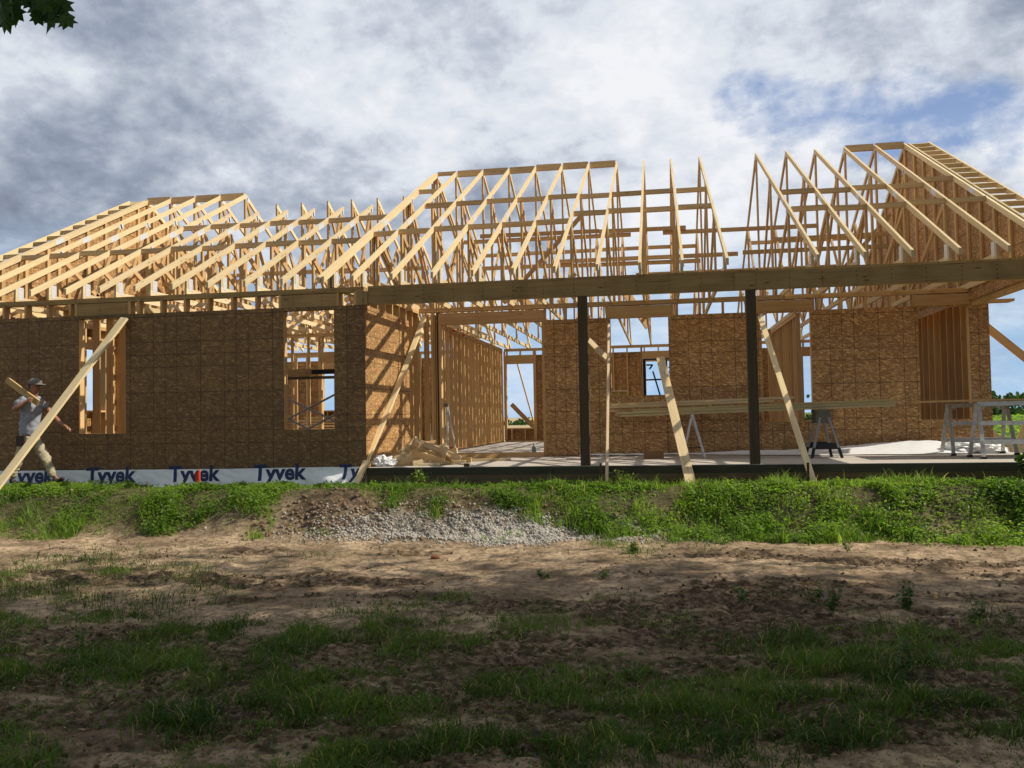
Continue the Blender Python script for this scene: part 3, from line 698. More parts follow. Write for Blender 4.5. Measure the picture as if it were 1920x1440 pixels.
for (tx, ty), (fx, fy) in (((6.95, 1.6), (6.80, 1.52)), ((7.08, 1.6), (7.26, 1.55)), ((6.95, 2.05), (6.80, 2.16)), ((7.08, 2.05), (7.20, 2.12))):
    m = MB(); md = Vector((tx, ty, .64)).lerp(Vector((fx, fy, 0)), .75); m.board((tx, ty, .64), md, .05, .035, up=(0, 1, 0)); lg = m.build('leg', ZINC, s)
    m = MB(); m.board(md, (fx, fy, .0), .056, .04, up=(0, 1, 0)); m.build('foot', PLASTIC, lg)
for x0, x1, y in ((6.80, 7.2, 1.56), (6.80, 7.18, 2.13)):
    m = MB(); m.board((x0+.04, y, .19), (x1, y, .19), .10, .02, up=(0, 0, 1)); m.build('spreader', PLASTIC, s)

# ------------------------------------------------------------------ aluminium trestles and the sheet on them
def trestle(x0, x1, y, h, label, dy=.30):
    s = empty('work_trestle', ((x0+x1)/2, y, 0)); tag(s, label, 'trestle', 'aluminium trestles carrying the long sheet')
    m = MB(); m.box((x0, y-.06, h-.03), (x1, y+.06, h)); m.box((x0, y-.065, h-.065), (x1, y-.058, h-.002)); m.box((x0, y+.058, h-.065), (x1, y+.065, h-.002)); m.build('top_step', ALU, s)
    for x, sx in ((x0+.03, -1), (x1-.03, 1)):
        for sy in (-1, 1):
            top = Vector((x, y+sy*.05, h-.03)); ft = Vector((x+sx*.04, y+sy*dy, .0))
            m = MB(); m.board(top, ft, .055, .026, up=(1, 0, 0)); lg = m.build('leg', ALU, s)
            m = MB(); m.box((ft.x-.035, ft.y-.03, .0), (ft.x+.035, ft.y+.03, .035)); m.build('foot', PLASTIC, lg)
            m = MB(); m.board(top.lerp(ft, .12), (x-sx*.14, y+sy*.055, h-.04), .02, .008, up=(0, 1, 0)); m.build('gusset_brace', ALU, s)
    for sy in (-1, 1):
        for q in (.36, .70):
            p = Vector((0, y+sy*.05, h-.03)).lerp(Vector((0, y+sy*dy, 0)), q)
            m = MB(); m.box((x0+.0, p.y-.035, p.z-.028), (x1, p.y+.015, p.z+.028)); m.build('rung', ALU, s)
    return s
trestle(9.02, 9.93, 2.22, .825, 'aluminium trestle nearest the wall, under the long flat sheet')
trestle(9.10, 10.35, 1.12, .84, 'aluminium trestle nearest the porch edge, under the long flat sheet')
m = MB(); m.board((8.50, 1.62, .858), (11.3, 1.62, .872), .022, 1.2, up=(0, 0, 1)); o = m.build('plywood_sheet', STUD, origin=(8.5, 1.6, .85)); tag(o, 'long flat wooden sheet laid across the two aluminium trestles', 'sheet')

# ------------------------------------------------------------------ offcut heap and small things on the slab
OG = 'pine offcuts heaped on the porch slab'
off = [((.45, .60, .30), (1.05, .72, .10), .089, .038), ((.35, .70, .24), (.95, 1.05, .26), .089, .038), ((.85, .70, .03), (1.42, .62, .05), .038, .089), ((.58, .48, .20), (1.10, .50, .06), .089, .038), ((.25, .62, .03), (.80, .52, .16), .089, .038), ((.70, .80, .33), (1.30, .78, .08), .089, .038), ((.30, .80, .055), (.75, .95, .28), .14, .038), ((.42, .95, .16), (.60, .75, .40), .14, .038), ((.52, .78, .37), (1.02, .95, .18), .14, .04), ((.55, .62, .05), (.95, .9, .09), .089, .038),
       ((.28, .55, .10), (.62, .72, .20), .10, .038), ((.60, .55, .06), (1.02, 1.0, .30), .089, .038), ((.35, .45, .02), (.70, .60, .03), .038, .089), ((.62, .40, .035), (.98, .62, .05), .089, .06),
       ((.75, 1.05, .05), (1.12, .60, .22), .14, .038), ((.95, 1.1, .22), (1.22, .55, .03), .089, .038), ((.40, 1.2, .10), (.85, 1.25, .12), .14, .06), ((.30, 1.1, .22), (.62, 1.15, .27), .089, .038),
       ((.50, 1.0, .30), (.78, 1.25, .33), .089, .038), ((.72, .35, .022), (1.05, .42, .024), .038, .089), ((.46, .62, .13), (.82, .50, .15), .089, .038), ((1.0, 1.0, .05), (1.45, .9, .06), .089, .038),
       ((.24, .95, .14), (.42, 1.3, .36), .14, .038), ((.80, 1.3, .16), (1.15, 1.2, .20), .089, .038)]
OL = {off.index(((.52, .78, .37), (1.02, .95, .18), .14, .04)): 'wide offcut sloping down to the right from the top of the heap', off.index(((1.0, 1.0, .05), (1.45, .9, .06), .089, .038)): 'offcut lying at the far right end of the heap', off.index(((.72, .35, .022), (1.05, .42, .024), .038, .089)): 'flat offcut lying at the front foot of the heap nearest the porch edge'}
for i, (a, b_, w, t_) in enumerate(off):
    loose('wood_offcut', OL.get(i, 'short pine offcut lying in the heap against the sunlit side wall'), 'offcut', a, b_, w, t_, group=OG, mat=PINE if i % 3 else STUD)
loose('sill_plank', 'board lying flat across the hallway opening', 'plank', (.55, 3.05, .047), (2.35, 2.98, .047), .089, .038, up=(0, 0, 1), mat=STUD)
loose('floor_plank', 'short weathered board on edge in front of the hallway stud wall', 'plank', (.92, 2.2, .045), (1.62, 2.5, .045), .085, .038, mat=STUD)
loose('floor_plank', 'thin pale board lying right of the offcut heap', 'plank', (1.0, 1.6, .022), (1.95, 1.75, .022), .038, .089)
m = MB(); m.box((1.52, .03, .0), (1.60, .07, .05)); o = m.build('wood_block', TREAT, origin=(1.55, .05, 0)); tag(o, 'small dark block standing on the porch edge', 'block')
m = MB(); m.box((-.13, -.0, 0), (.13, .05, .10)); 
def blobmesh(name, mat, c, r, seed, amp=.25, sub=4, sc=3.):
    import bmesh
    from mathutils import noise
    bm = bmesh.new(); bmesh.ops.create_icosphere(bm, subdivisions=sub, radius=1)
    for v in bm.verts:
        n = noise.noise(v.co*sc+Vector((seed, 0, 0)))+.5*noise.noise(v.co*sc*2.3+Vector((seed, 5, 0)))
        v.co = v.co*(1+amp*n); v.co = Vector((v.co.x*r[0], v.co.y*r[1], max(v.co.z*r[2], -r[2]*.55)))
    me = bpy.data.meshes.new(name); bm.to_mesh(me); bm.free(); me.materials.append(mat)
    ob = bpy.data.objects.new(name, me); COL.objects.link(ob); ob.location = c; return ob
o = blobmesh('plastic_bag', BAGM, (.16, .33, .055), (.17, .13, .10), 3.1, .45, 5, 2.6); tag(o, 'crumpled white plastic bag at the left end of the offcut heap', 'bag')
s = empty('plastic_bottle', (2.12, 3.35, 0)); tag(s, 'small grey green bottle standing in the hallway opening', 'bottle')
m = MB(); BG = plain('bottle_plastic', (.25, .30, .28), .25, 0, .1)
for a, b_, r0, r1 in ((0, .16, .045, .045), (.16, .20, .045, .02), (.20, .215, .02, .02)): m.tube((2.12, 3.35, a), (2.12, 3.35, b_), r0, r1, 14)
m.build('body', BG, s, smooth=False); m = MB(); m.tube((2.12, 3.35, .2155), (2.12, 3.35, .245), .024, n=12); m.build('cap', BAGM, s)
# folded brown board tube
m = MB(); N = 10
R_ = [(4.17+ .0, 1.9)]; 
for i in range(N):
    a0, a1 = math.pi*(i/N), math.pi*((i+1)/N)
    q = lambda a: (1.92-.09*math.cos(a)+0, .12*math.sin(a)**.6)
    (ya, za), (yb_, zb_) = q(a0), q(a1)
    m.poly([(4.17, ya, za), (4.50, ya+.03, za+.0), (4.50, yb_+.03, zb_*1.1), (4.17, yb_, zb_)], Vector((1, 0, 0)))
    m.poly([(4.17, ya+.0, za*.95), (4.17, yb_, zb_*.95), (4.50, yb_+.03, zb_*1.06), (4.50, ya+.03, za*.96)], Vector((1, 0, 0)))
o = m.build('kraft_roll', KRAFT, origin=(4.3, 1.9, 0)); tag(o, 'rounded piece of brown kraft board lying against the wall under the lumber', 'board piece')
# push broom behind the middle window
s = empty('push_broom', (3.59, 6.0, 0)); tag(s, 'yellow push broom standing head up behind the middle window', 'broom')
m = MB(); m.box((3.42, 5.97, 1.235), (3.76, 6.03, 1.27)); m.build('head_block', PINE, s)
m = MB()
for i in range(60): x = 3.43+i*.0055; m.board((x, 6.0+random.uniform(-.02, .02), 1.234), (x+random.uniform(-.012, .012), 6.0+random.uniform(-.03, .03), 1.13), .004, .012, up=(0, 1, 0))
m.build('bristles', BRISTLE, s)
m = MB(); m.tube((3.60, 5.99, 0), (3.585, 5.99, 1.24), .012); m.build('handle', PINE, s)
# stepladder/jack stand just inside the entry
s = empty('step_ladder', (.35, 5.2, 0)); tag(s, 'aluminium step ladder standing behind the studs beside the hallway', 'ladder')
for x0, x1, y0, y1, nm in ((.22, .26, 4.9, 5.2, 'front_rail'), (.60, .52, 4.9, 5.2, 'front_rail'), (.22, .26, 5.6, 5.25, 'rear_rail'), (.60, .52, 5.6, 5.25, 'rear_rail')):
    m = MB(); m.board((x0-.5, y0, 0), (x1-.5, y1, .98), .05, .025, up=(0, 1, 0)); m.build(nm, ALU, s)
for i in range(1, 4): m = MB(); m.box((-.27+i*.005, 4.9+i*.08, i*.27), (.09-i*.01, 4.98+i*.08, i*.27+.025)); m.build('step', ALU, s)
m = MB(); m.box((-.26, 5.17, .98), (.04, 5.30, 1.05)); m.build('top_cap', CONCD, s)
m = MB(); m.tube((-.11, 5.15, 1.05), (-.13, 5.15, 2.25), .014); m.build('pole', ALU, s)
# scaffold frames
def scaffold(name, label, x0, x1, y, z0, hs, mat, braces, group=None):
    s = empty(name, (x0, y, 0)); tag(s, label, 'scaffold', group)
    for x in (x0, x1):
        for yy in (y, y+.75):
            m = MB(); m.tube((x, yy, 0), (x, yy, hs[-1]), .03); m.build('upright', mat, s)
        for h in hs:
            m = MB(); m.tube((x, y, h), (x, y+.75, h), .024); m.build('ledger', mat, s)
    for (a, za, b_, zb_) in braces:
        m = MB(); m.tube((a, y-.02, za), (b_, y-.02, zb_), .019); m.build('cross_brace', mat, s)
    return s
s = scaffold('scaffold_frame', 'brown steel scaffold with crossed braces and a plank, seen through the left wing window', -2.55, -.95, 2.0, 0, [.3, .9, 1.46], ZINC, [(-2.55, 1.33, -.95, .58), (-2.55, .58, -.95, 1.33), (-2.55, .98, -.95, .2), (-2.55, .2, -.95, .98)])
m = MB(); m.box((-2.7, 1.92, 1.485), (-.85, 2.18, 1.525)); m.build('plank', FORM, s)
m = MB(); m.box((-2.7, 1.925, 1.53), (-1.68, 1.962, 1.66)); m.build('toe_board', BEAM, s)
m = MB(); m.box((-1.66, 1.93, 1.56), (-.9, 1.96, 1.645)); m.build('dark_board', PLASTIC, s)
s = scaffold('scaffold_frame', 'black steel scaffold standing behind the middle window', 4.10, 5.55, 8.0, 0, [1.05, 1.60, 2.03], STEEL, [(4.30, 1.75, 4.52, .95), (4.62, 2.0, 4.62, .0), (4.6, 1.38, 5.5, 1.38), (4.10, 1.55, 5.55, 1.57), (4.66, 1.83, 5.5, 1.85), (4.1, 2.03, 5.55, 2.04), (4.66, 1.72, 4.80, 1.72), (4.15, 1.9, 4.3, 1.9), (4.3, 1.9, 4.22, 1.8)])
m = MB(); m.box((4.72, 7.9, 1.86), (5.6, 8.6, 1.97)); m.build('plank', FORM, s)
# boards stored inside the left wing
for i in range(9):
    loose('inside_board', 'board in the pile lying along the far wall of the left wing', 'board', (-6.4+random.uniform(-.2, .2), 12.6+.02*i, .14+i*.085), (-3.6+random.uniform(-.3, .3), 12.6+.02*i, .14+i*.085), .05, .14, group='boards piled inside the left wing')

# ------------------------------------------------------------------ white wrap hanging under the left wall, with its printing
def wrap_y(x, z):
    d = -z
    w = .014*np.sin(x*5.2+1)*d/.25+.040*(fbm(np.asarray(x*3.1)+40, np.asarray(z*7.+x*1.5)+3, 5, .6)-.5)+.016*np.sin(x*11+z*26)*np.clip(d/.3, 0, 1)*np.sin(x*1.7)
    peel = sstep(-1.0, -.15, np.asarray(x)); return -.022-.03*np.clip(d/.28, 0, 1)-np.abs(w)-peel*np.clip((d-.03)/.22, 0, 1)**1.5*.22
def wrap_zb(x):                                          # lower edge
    return -.285+.02*np.sin(x*3.1)+.05*(fbm(np.asarray(x*1.3), np.asarray(x*0+7.), 3)-.5)+.10*sstep(-.75, -.05, np.asarray(x))
nx, nz = 260, 22; X, Tt = np.meshgrid(np.linspace(-7.4, -.06, nx), np.linspace(0, 1, nz)); ztop = .002+.014*sstep(-2.6, -.6, X)
Z = ztop+(wrap_zb(X)-ztop)*np.minimum(Tt/.86, 1); Yw = wrap_y(X, Z)
fold = np.clip((Tt-.86)/.14, 0, 1); Yw = Yw-fold*.17*(1-.4*np.sin(X*2.3)**2)*(1-sstep(-1.3, -.8, X)*.5); Z = Z-fold*.012
i = np.arange(nx-1)[None, :]+np.arange(nz-1)[:, None]*nx; F = np.stack([i, i+nx, i+1+nx, i+1], -1).reshape(-1, 4)
wr = bigmesh('house_wrap', np.stack([X.ravel(), Yw.ravel(), Z.ravel()], -1), F.ravel(), np.full(len(F), 4), WRAP)
wr.data.polygons.foreach_set('use_smooth', [True]*len(wr.data.polygons)); tag(wr, 'white printed building wrap hanging below the left wing wall', 'house wrap')
def lettering(text, size, mat, name, bold=.0):
    cu = bpy.data.curves.new(name, 'FONT'); cu.body = text; cu.size = size; cu.offset = bold; cu.resolution_u = 3
    ob = bpy.data.objects.new(name, cu); COL.objects.link(ob); bpy.context.view_layer.update()
    me = bpy.data.meshes.new_from_object(ob.evaluated_get(bpy.context.evaluated_depsgraph_get())); bpy.data.objects.remove(ob)
    import bmesh
    bm = bmesh.new(); bm.from_mesh(me); bmesh.ops.triangulate(bm, faces=bm.faces)
    for _ in range(2):
        bmesh.ops.subdivide_edges(bm, edges=[e for e in bm.edges if e.calc_length() > .03], cuts=1, use_grid_fill=False); bmesh.ops.triangulate(bm, faces=bm.faces)
    bm.to_mesh(me); bm.free(); me.materials.clear(); me.materials.append(mat); return me
def place_print(me, x0, z0, width, shear=0.):
    me = me.copy(); n = len(me.vertices); co = np.empty(n*3, np.float32); me.vertices.foreach_get('co', co); co = co.reshape(-1, 3)
    k = width/(co[:, 0].max()-co[:, 0].min()); x = (co[:, 0]-co[:, 0].min())*k+x0; z = co[:, 1]*k*.98+z0+(x-x0)*.02
    y = wrap_y(x, z)-.004; keep = np.stack([x, y, z], -1); me.vertices.foreach_set('co', keep.astype(np.float32).ravel())
    o = bpy.data.objects.new('printed_word', me); COL.objects.link(o); o.parent = wr; return o
tw = lettering('Tyvek', .25, INK, 'word', .0085); hw = lettering('HomeWrap', .09, INK, 'word', .001)
for x0, zt_ in ((-6.15, -.205), (-4.705, -.20), (-3.26, -.19), (-1.83, -.178)):
    place_print(tw, x0, zt_, .88); place_print(hw, x0+.10, zt_-.10, .5)
tp = lettering('Ty', .25, INK, 'word', .0085); place_print(tp, -.42, -.16, .34)
# wrap lying along the wall at the right of the porch
nx, nz = 150, 24; X, Tt = np.meshgrid(np.linspace(3.0, 9.45, nx), np.linspace(0, 1, nz))
hh = .02+.04*sstep(5.0, 6.0, X)+.14*sstep(6.3, 9.0, X)-.11*sstep(9.05, 9.4, X); wdt = .12+.5*sstep(5.0, 7.0, X)
Yw = 3.10-wdt*Tt+.03*(fbm(X*3, Tt*3)-.5)-.10*sstep(6, 9, X); Z = .014+hh*(1-Tt)**1.3+.035*(fbm(X*5+4, Tt*6, 4)-.5)*(1-Tt*.8)*sstep(5, 7, X)+.012*np.abs(np.sin(X*9+Tt*4))*(1-sstep(4.5, 6, X))
i = np.arange(nx-1)[None, :]+np.arange(nz-1)[:, None]*nx; F = np.stack([i, i+nx, i+1+nx, i+1], -1).reshape(-1, 4)
o = bigmesh('floor_wrap', np.stack([X.ravel(), Yw.ravel(), np.maximum(Z.ravel(), .008)], -1), F.ravel(), np.full(len(F), 4), WRAP); o.data.polygons.foreach_set('use_smooth', [True]*len(o.data.polygons)); tag(o, 'white sheet of building wrap slumped along the foot of the porch wall', 'house wrap')
o = blobmesh('crumpled_wrap', WRAP, (9.55, 2.75, .07), (.50, .22, .13), 8.3, .5, 5, 2.2); tag(o, 'crumpled heap of white wrap behind the aluminium trestles', 'wrap heap')

# ------------------------------------------------------------------ the man carrying a board
def skin(name, pts, edges, mat, parent, sub=2, root=0, fold=0.):
    """pts: list of (x,y,z,rx,ry)"""
    me = bpy.data.meshes.new(name+'_rig'); me.from_pydata([p[:3] for p in pts], edges, []); ob = bpy.data.objects.new(name+'_rig', me); COL.objects.link(ob)
    md = ob.modifiers.new('s', 'SKIN'); md.use_smooth_shade = True
    for i, p in enumerate(pts):
        d = me.skin_vertices[0].data[i]; d.radius = (p[3], p[4] if len(p) > 4 else p[3]); d.use_root = (i == root)
    sm = ob.modifiers.new('u', 'SUBSURF'); sm.levels = sub; sm.render_levels = sub
    bpy.context.view_layer.update(); o = bake(ob, name, mat, parent)
    if fold:
        from mathutils import noise
        for v in o.data.vertices:
            c = v.co; v.co = c+v.normal*fold*(abs(noise.noise(Vector((c.x*9+c.z*7, c.y*9, c.z*16-c.x*8))))*2-.6+.6*noise.noise(c*22))
    return o
def chain(pts, links):
    return [p for p in pts], links
PX, PY, PZ = -5.36, -.50, 0.0
man = empty('person', (PX, PY, -.20)); tag(man, 'man in grey cap, grey shirt and khaki trousers striding with a board on his shoulder', 'person')
man_loc = Vector((PX, PY, -.22))
def W_(l): return [(p[0]-man_loc.x, p[1]-man_loc.y, p[2]-man_loc.z, *p[3:]) for p in l]
pel = (PX+.0, PY, .60)
nY, fY = PY-.18, PY+.18                                   # near (right) and far (left) sides
body = [ (PX, PY, .60, .08, .09), (PX+.0, PY, .80, .07, .09), (PX+.01, PY, 1.00, .075, .10), (PX+.03, PY, 1.11, .055, .08), (PX+.06, PY, 1.19, .052, .052), (PX+.085, PY-.01, 1.26, .062, .06), (PX+.10, PY-.01, 1.34, .088, .07), (PX+.095, PY-.01, 1.395, .070, .062),
  # right arm 8..
  (PX-.03, nY+.03, 1.12, .055), (PX-.12, nY-.03, .95, .044), (PX-.06, nY-.07, .985, .040), (PX+.09, nY-.03, 1.085, .027), (PX+.135, nY-.02, 1.105, .036, .024),
  # left arm 13..
  (PX+.06, fY-.03, 1.12, .055), (PX+.22, fY+.03, .90, .043), (PX+.40, fY, .745, .033), (PX+.48, fY-.01, .70, .025), (PX+.535, fY-.01, .675, .034, .02),
  # right leg (back) 18..
  (PX-.02, PY-.09, .50, .062), (PX-.13, PY-.09, .19, .045), (PX-.25, PY-.09, -.06, .028), (PX-.22, PY-.09, -.15, .018),
  # left leg (front) 22..
  (PX+.03, PY+.09, .50, .062), (PX+.20, PY+.09, .21, .045), (PX+.36, PY+.09, -.08, .028), (PX+.43, PY+.09, -.15, .018)]
ed = [(0, 1), (1, 2), (2, 3), (3, 4), (4, 5), (5, 6), (6, 7), (3, 8), (8, 9), (9, 10), (10, 11), (11, 12), (3, 13), (13, 14), (14, 15), (15, 16), (16, 17), (0, 18), (18, 19), (19, 20), (20, 21), (0, 22), (22, 23), (23, 24), (24, 25)]
def finger(base, seq, r):
    prev = base
    for q in seq: body.append((*q, r)); ed.append((prev, len(body)-1)); prev = len(body)-1
hx, hy, hz = body[12][:3]
for i in range(4):                                       # right hand closed on the board edge
    dy = -.027+.018*i; a = (hx+.03, hy-.03, hz+.03-.016*i); finger(12, [(hx+.028-i*.004, hy-.030, hz+.030-i*.018), (hx+.056-i*.006, hy-.012, hz+.036-i*.018), (hx+.060-i*.006, hy+.014, hz+.028-i*.018)], .0095-.0005*i)
finger(12, [(hx-.008, hy-.005, hz+.035), (hx+.012, hy+.022, hz+.052)], .011)
hx, hy, hz = body[17][:3]
for i in range(4): finger(17, [(hx+.035-.004*i, hy-.026+.017*i, hz-.018), (hx+.052-.006*i, hy-.026+.017*i, hz-.045+.003*i), (hx+.046-.006*i, hy-.026+.017*i, hz-.066+.004*i)], .0095-.0005*i)
finger(17, [(hx+.012, hy-.038, hz-.010), (hx+.034, hy-.046, hz-.034)], .0105)
B = skin('body', W_(body), ed, SKIN, man)
# face
def ico(name, c, r, mat, parent, sub=2):
    o = blobmesh(name, mat, (0, 0, 0), r, 1., 0., sub); o.parent = parent; o.location = Vector(c)-man_loc; return o
hc = Vector((PX+.10, PY-.01, 1.335))
ico('nose', hc+Vector((.088, 0, -.012)), (.020, .013, .022), SKIN, man); ico('ear', hc+Vector((-.012, -.074, -.008)), (.018, .010, .030), SKIN, man); ico('ear', hc+Vector((-.012, .074, -.008)), (.018, .010, .030), SKIN, man)
ico('hair', hc+Vector((-.028, 0, .012)), (.078, .080, .075), HAIR, man, 3)
for sy in (-1, 1): ico('eye', hc+Vector((.076, sy*.028, .012)), (.010, .012, .007), HAIR, man)
m = MB(); m.box((hc.x+.076, hc.y-.022, hc.z-.048), (hc.x+.086, hc.y+.022, hc.z-.041)); o = m.build('mouth', HAIR, man)
# cap
cp = ico('cap', hc+Vector((-.004, 0, .062)), (.105, .092, .070), CAPM, man, 3)
m = MB(); N = 10
for k in range(N):
    a0, a1 = -1.25+2.5*k/N, -1.25+2.5*(k+1)/N; c0 = Vector((hc.x, hc.y, hc.z+.048))
    pt = lambda a, r, dz: c0+Vector((math.cos(a)*r[0], math.sin(a)*r[1], dz))
    i0, i1, o0, o1 = pt(a0, (.088, .082), 0), pt(a1, (.088, .082), 0), pt(a0, (.175, .088), -.022), pt(a1, (.175, .088), -.022)
    m.poly([i0, o0, o1, i1], Vector((1, 0, 0))); dn = Vector((0, 0, -.006)); m.poly([i1+dn, o1+dn, o0+dn, i0+dn], Vector((1, 0, 0))); m.poly([o0, o0+dn, o1+dn, o1], Vector((0, 0, 1)))
m.build('visor', CAPM, cp)
cp.children[0].location = -(man_loc+cp.location)+Vector((0, 0, 0))
# shirt, trousers, boots
shirt = [(PX-.01, PY, .50, .145, .165), (PX-.015, PY, .62, .145, .165), (PX, PY, .82, .135, .165), (PX+.015, PY, 1.0, .135, .17), (PX+.03, PY, 1.12, .095, .13), (PX+.05, PY, 1.165, .062, .066),
         (PX-.035, nY+.015, 1.11, .078), (PX-.10, nY-.025, .985, .070), (PX+.065, fY-.015, 1.11, .078), (PX+.15, fY+.01, .985, .070)]
skin('shirt', W_(shirt), [(0, 1), (1, 2), (2, 3), (3, 4), (4, 5), (4, 6), (6, 7), (4, 8), (8, 9)], SHIRT, man, sub=3, root=0, fold=.016)
pants = [(PX-.005, PY, .60, .128, .15), (PX-.0, PY, .52, .12, .145), (PX-.02, PY-.09, .46, .098), (PX-.125, PY-.09, .19, .078), (PX-.20, PY-.09, .03, .066), (PX-.245, PY-.09, -.10, .064),
         (PX+.03, PY+.09, .46, .098), (PX+.20, PY+.09, .20, .080), (PX+.29, PY+.09, .03, .068), (PX+.355, PY+.09, -.115, .066)]
skin('trousers', W_(pants), [(0, 1), (1, 2), (2, 3), (3, 4), (4, 5), (1, 6), (6, 7), (7, 8), (8, 9)], PANTS, man, sub=3, root=0, fold=.013)
for pts in ([(PX-.25, PY-.09, -.10, .052), (PX-.245, PY-.09, -.155, .045, .04), (PX-.17, PY-.09, -.19, .042, .035), (PX-.10, PY-.09, -.195, .03, .032)], [(PX+.355, PY+.09, -.10, .052), (PX+.37, PY+.09, -.17, .044, .042), (PX+.45, PY+.09, -.155, .042, .036), (PX+.53, PY+.09, -.115, .03, .033)]):
    skin('boot', W_(pts), [(0, 1), (1, 2), (2, 3)], BOOT, man)
o = skin('tool_belt', W_([(PX-.01, PY, .535, .150, .172), (PX-.01, PY, .575, .150, .172)]), [(0, 1)], BOOT, man)
m = MB(); m.box((PX-.09, PY-.20, .40), (PX+.05, PY-.155, .56)); m.build('tool_pouch', BOOT, o); o.children[0].location = -man_loc
m = MB(); m.board((-5.10, nY+.03, 1.085), (-5.74, nY+.14, 1.47), .095, .036, up=(0, 0, 1)); o = m.build('carried_board', BEAM, origin=(-5.2, nY, 1.1)); tag(o, 'weathered board carried on the shoulder of the man in the cap', 'board')
# ------------------------------------------------------------------ grass and weeds
def blades(name, x, y, h, w, mat, leanmin=.15, leanmax=.8, z=None, parent=None, tints=None, broad=0.):
    n = len(x); z = ground_h(x, y)-.012 if z is None else z
    a = rng.random(n)*2*np.pi; ln = h*(leanmin+(leanmax-leanmin)*rng.random(n)); dx, dy = np.cos(a)*ln, np.sin(a)*ln
    b_ = rng.random(n)*2*np.pi; wx, wy = np.cos(b_)*w, np.sin(b_)*w
    P = np.empty((n, 5, 3)); hz = np.sqrt(np.maximum(h*h-ln*ln*.6, (h*.3)**2))
    P[:, 0] = np.stack([x-wx*.5, y-wy*.5, z], -1); P[:, 1] = np.stack([x+wx*.5, y+wy*.5, z], -1)
    mx, my, mz = x+dx*.32, y+dy*.32, z+hz*.62
    k = .55+broad
    P[:, 2] = np.stack([mx+wx*k, my+wy*k, mz], -1); P[:, 3] = np.stack([mx-wx*k, my-wy*k, mz], -1); P[:, 4] = np.stack([x+dx, y+dy, z+hz*(.92+.1*rng.random(n))], -1)
    i = np.arange(n)[:, None]*5; F = np.concatenate([i+0, i+1, i+2, i+3, i+3, i+2, i+4], 1).ravel(); S = np.tile([4, 3], n)
    t_ = np.clip(tints if tints is not None else rng.random(n), 0, 1); T = np.stack([t_, rng.random(n), rng.random(n), np.ones(n)], -1)
    return bigmesh(name, P.reshape(-1, 3), F, S, mat, np.repeat(T, 5, 0), parent)
def leaves(name, c, size, mat, tint=None, parent=None, flat=.5, asp=.55):
    n = len(c); a = rng.random(n)*2*np.pi; el = (rng.random(n)-.5)*np.pi*(1-flat); d = np.stack([np.cos(a)*np.cos(el), np.sin(a)*np.cos(el), np.sin(el)], -1)
    s_ = np.cross(d, rng.normal(size=(n, 3))*(1-flat)+np.array([0, 0, 1.])*flat*2); s_ /= np.linalg.norm(s_, axis=1)[:, None]+1e-9
    nn = np.cross(s_, d); L = size[:, None]; P = np.empty((n, 6, 3))
    P[:, 0] = c; P[:, 1] = c+d*L*.35+s_*L*asp*.5+nn*L*.08; P[:, 2] = c+d*L*.75+s_*L*asp*.36+nn*L*.05; P[:, 3] = c+d*L-nn*L*.08; P[:, 4] = c+d*L*.75-s_*L*asp*.36+nn*L*.05; P[:, 5] = c+d*L*.35-s_*L*asp*.5+nn*L*.08
    i = np.arange(n)[:, None]*6; F = np.concatenate([i, i+1, i+2, i+3, i, i+3, i+4, i+5], 1).ravel(); S = np.tile([4, 4], n)
    t_ = np.clip(tint if tint is not None else rng.random(n), 0, 1); T = np.stack([t_, rng.random(n)*.93, rng.random(n), np.ones(n)], -1)
    return bigmesh(name, P.reshape(-1, 3), F, S, mat, np.repeat(T, 6, 0), parent)
U = lambda n, a, b_: a+(b_-a)*rng.random(n)
# lush growth on the bank
def bankmask(x, y):
    bare = np.maximum(ell(x, y, 1.35, -1.75, 2.0, .62), ell(x, y, -.15, -1.55, .75, .5))
    low = sstep(-2.15, -1.75, y+1.3*(fbm(x*1.6+2, y*1.6, 4)-.5)+.25*sstep(3.6, 5, x)+.15*sstep(-2.5, -5, x)-.35*ell(x, y, -2.4, -1.8, 1.6, .6))
    g_ = low*(1-np.clip(bare*1.5, 0, 1)); clump = .22+.78*sstep(.38, .52, fbm(x*2.3, y*2.3+30, 3))
    spots = sum(ell(x, y, a, b_, r, r*.7) for a, b_, r in ((1.45, -1.45, .28), (2.4, -1.35, .22), (.9, -1.5, .16), (3.0, -1.5, .3), (.75, -1.15, .3)))
    return np.clip(g_*clump+spots, 0, 1)
xb, yb_ = U(260000, -8.2, 13.0), U(260000, -2.5, -.10); xb = np.concatenate([xb, U(60000, 9.9, 14), U(20000, -12, -8)]); yb_ = np.concatenate([yb_, U(60000, -.2, 7), U(20000, -2.4, 4)])
k = rng.random(len(xb)) < np.where(yb_ > -.1, .35, bankmask(xb, yb_)); xb, yb_ = xb[k], yb_[k]
topk = 1-.62*sstep(-1.7, -1.0, yb_)*(1-.25*sstep(.5, 2.5, xb)); topk = topk*(1-.35*sstep(-.8, -.3, yb_)*(xb < 11))
tuft = sstep(.42, .66, fbm(xb*3.3+9, yb_*3.3, 3)); hb = (.035+.10*rng.random(len(xb))**1.3)*(.45+1.5*tuft)*topk*(1-.30*(xb < 0)*(yb_ > -1.3)); hc_ = sum(ell(xb, yb_, a, -.75, r_, .35) for a, r_ in ((4.2, .35), (3.6, .25), (.9, .2), (1.5, .3), (6.1, .3), (7.6, .4), (-.4, .25), (5.1, .2), (-6.5, .3), (2.7, .22))); tl = (rng.random(len(xb)) < .014+.10*hc_)*(yb_ < -.4); hb = hb*(1+.35*hc_)+tl*(.05+.09*rng.random(len(xb)))
tb = (fbm(xb*1.6+50, yb_*1.6, 4)-.5)*2.2+.55+.35*(rng.random(len(xb))-.5)
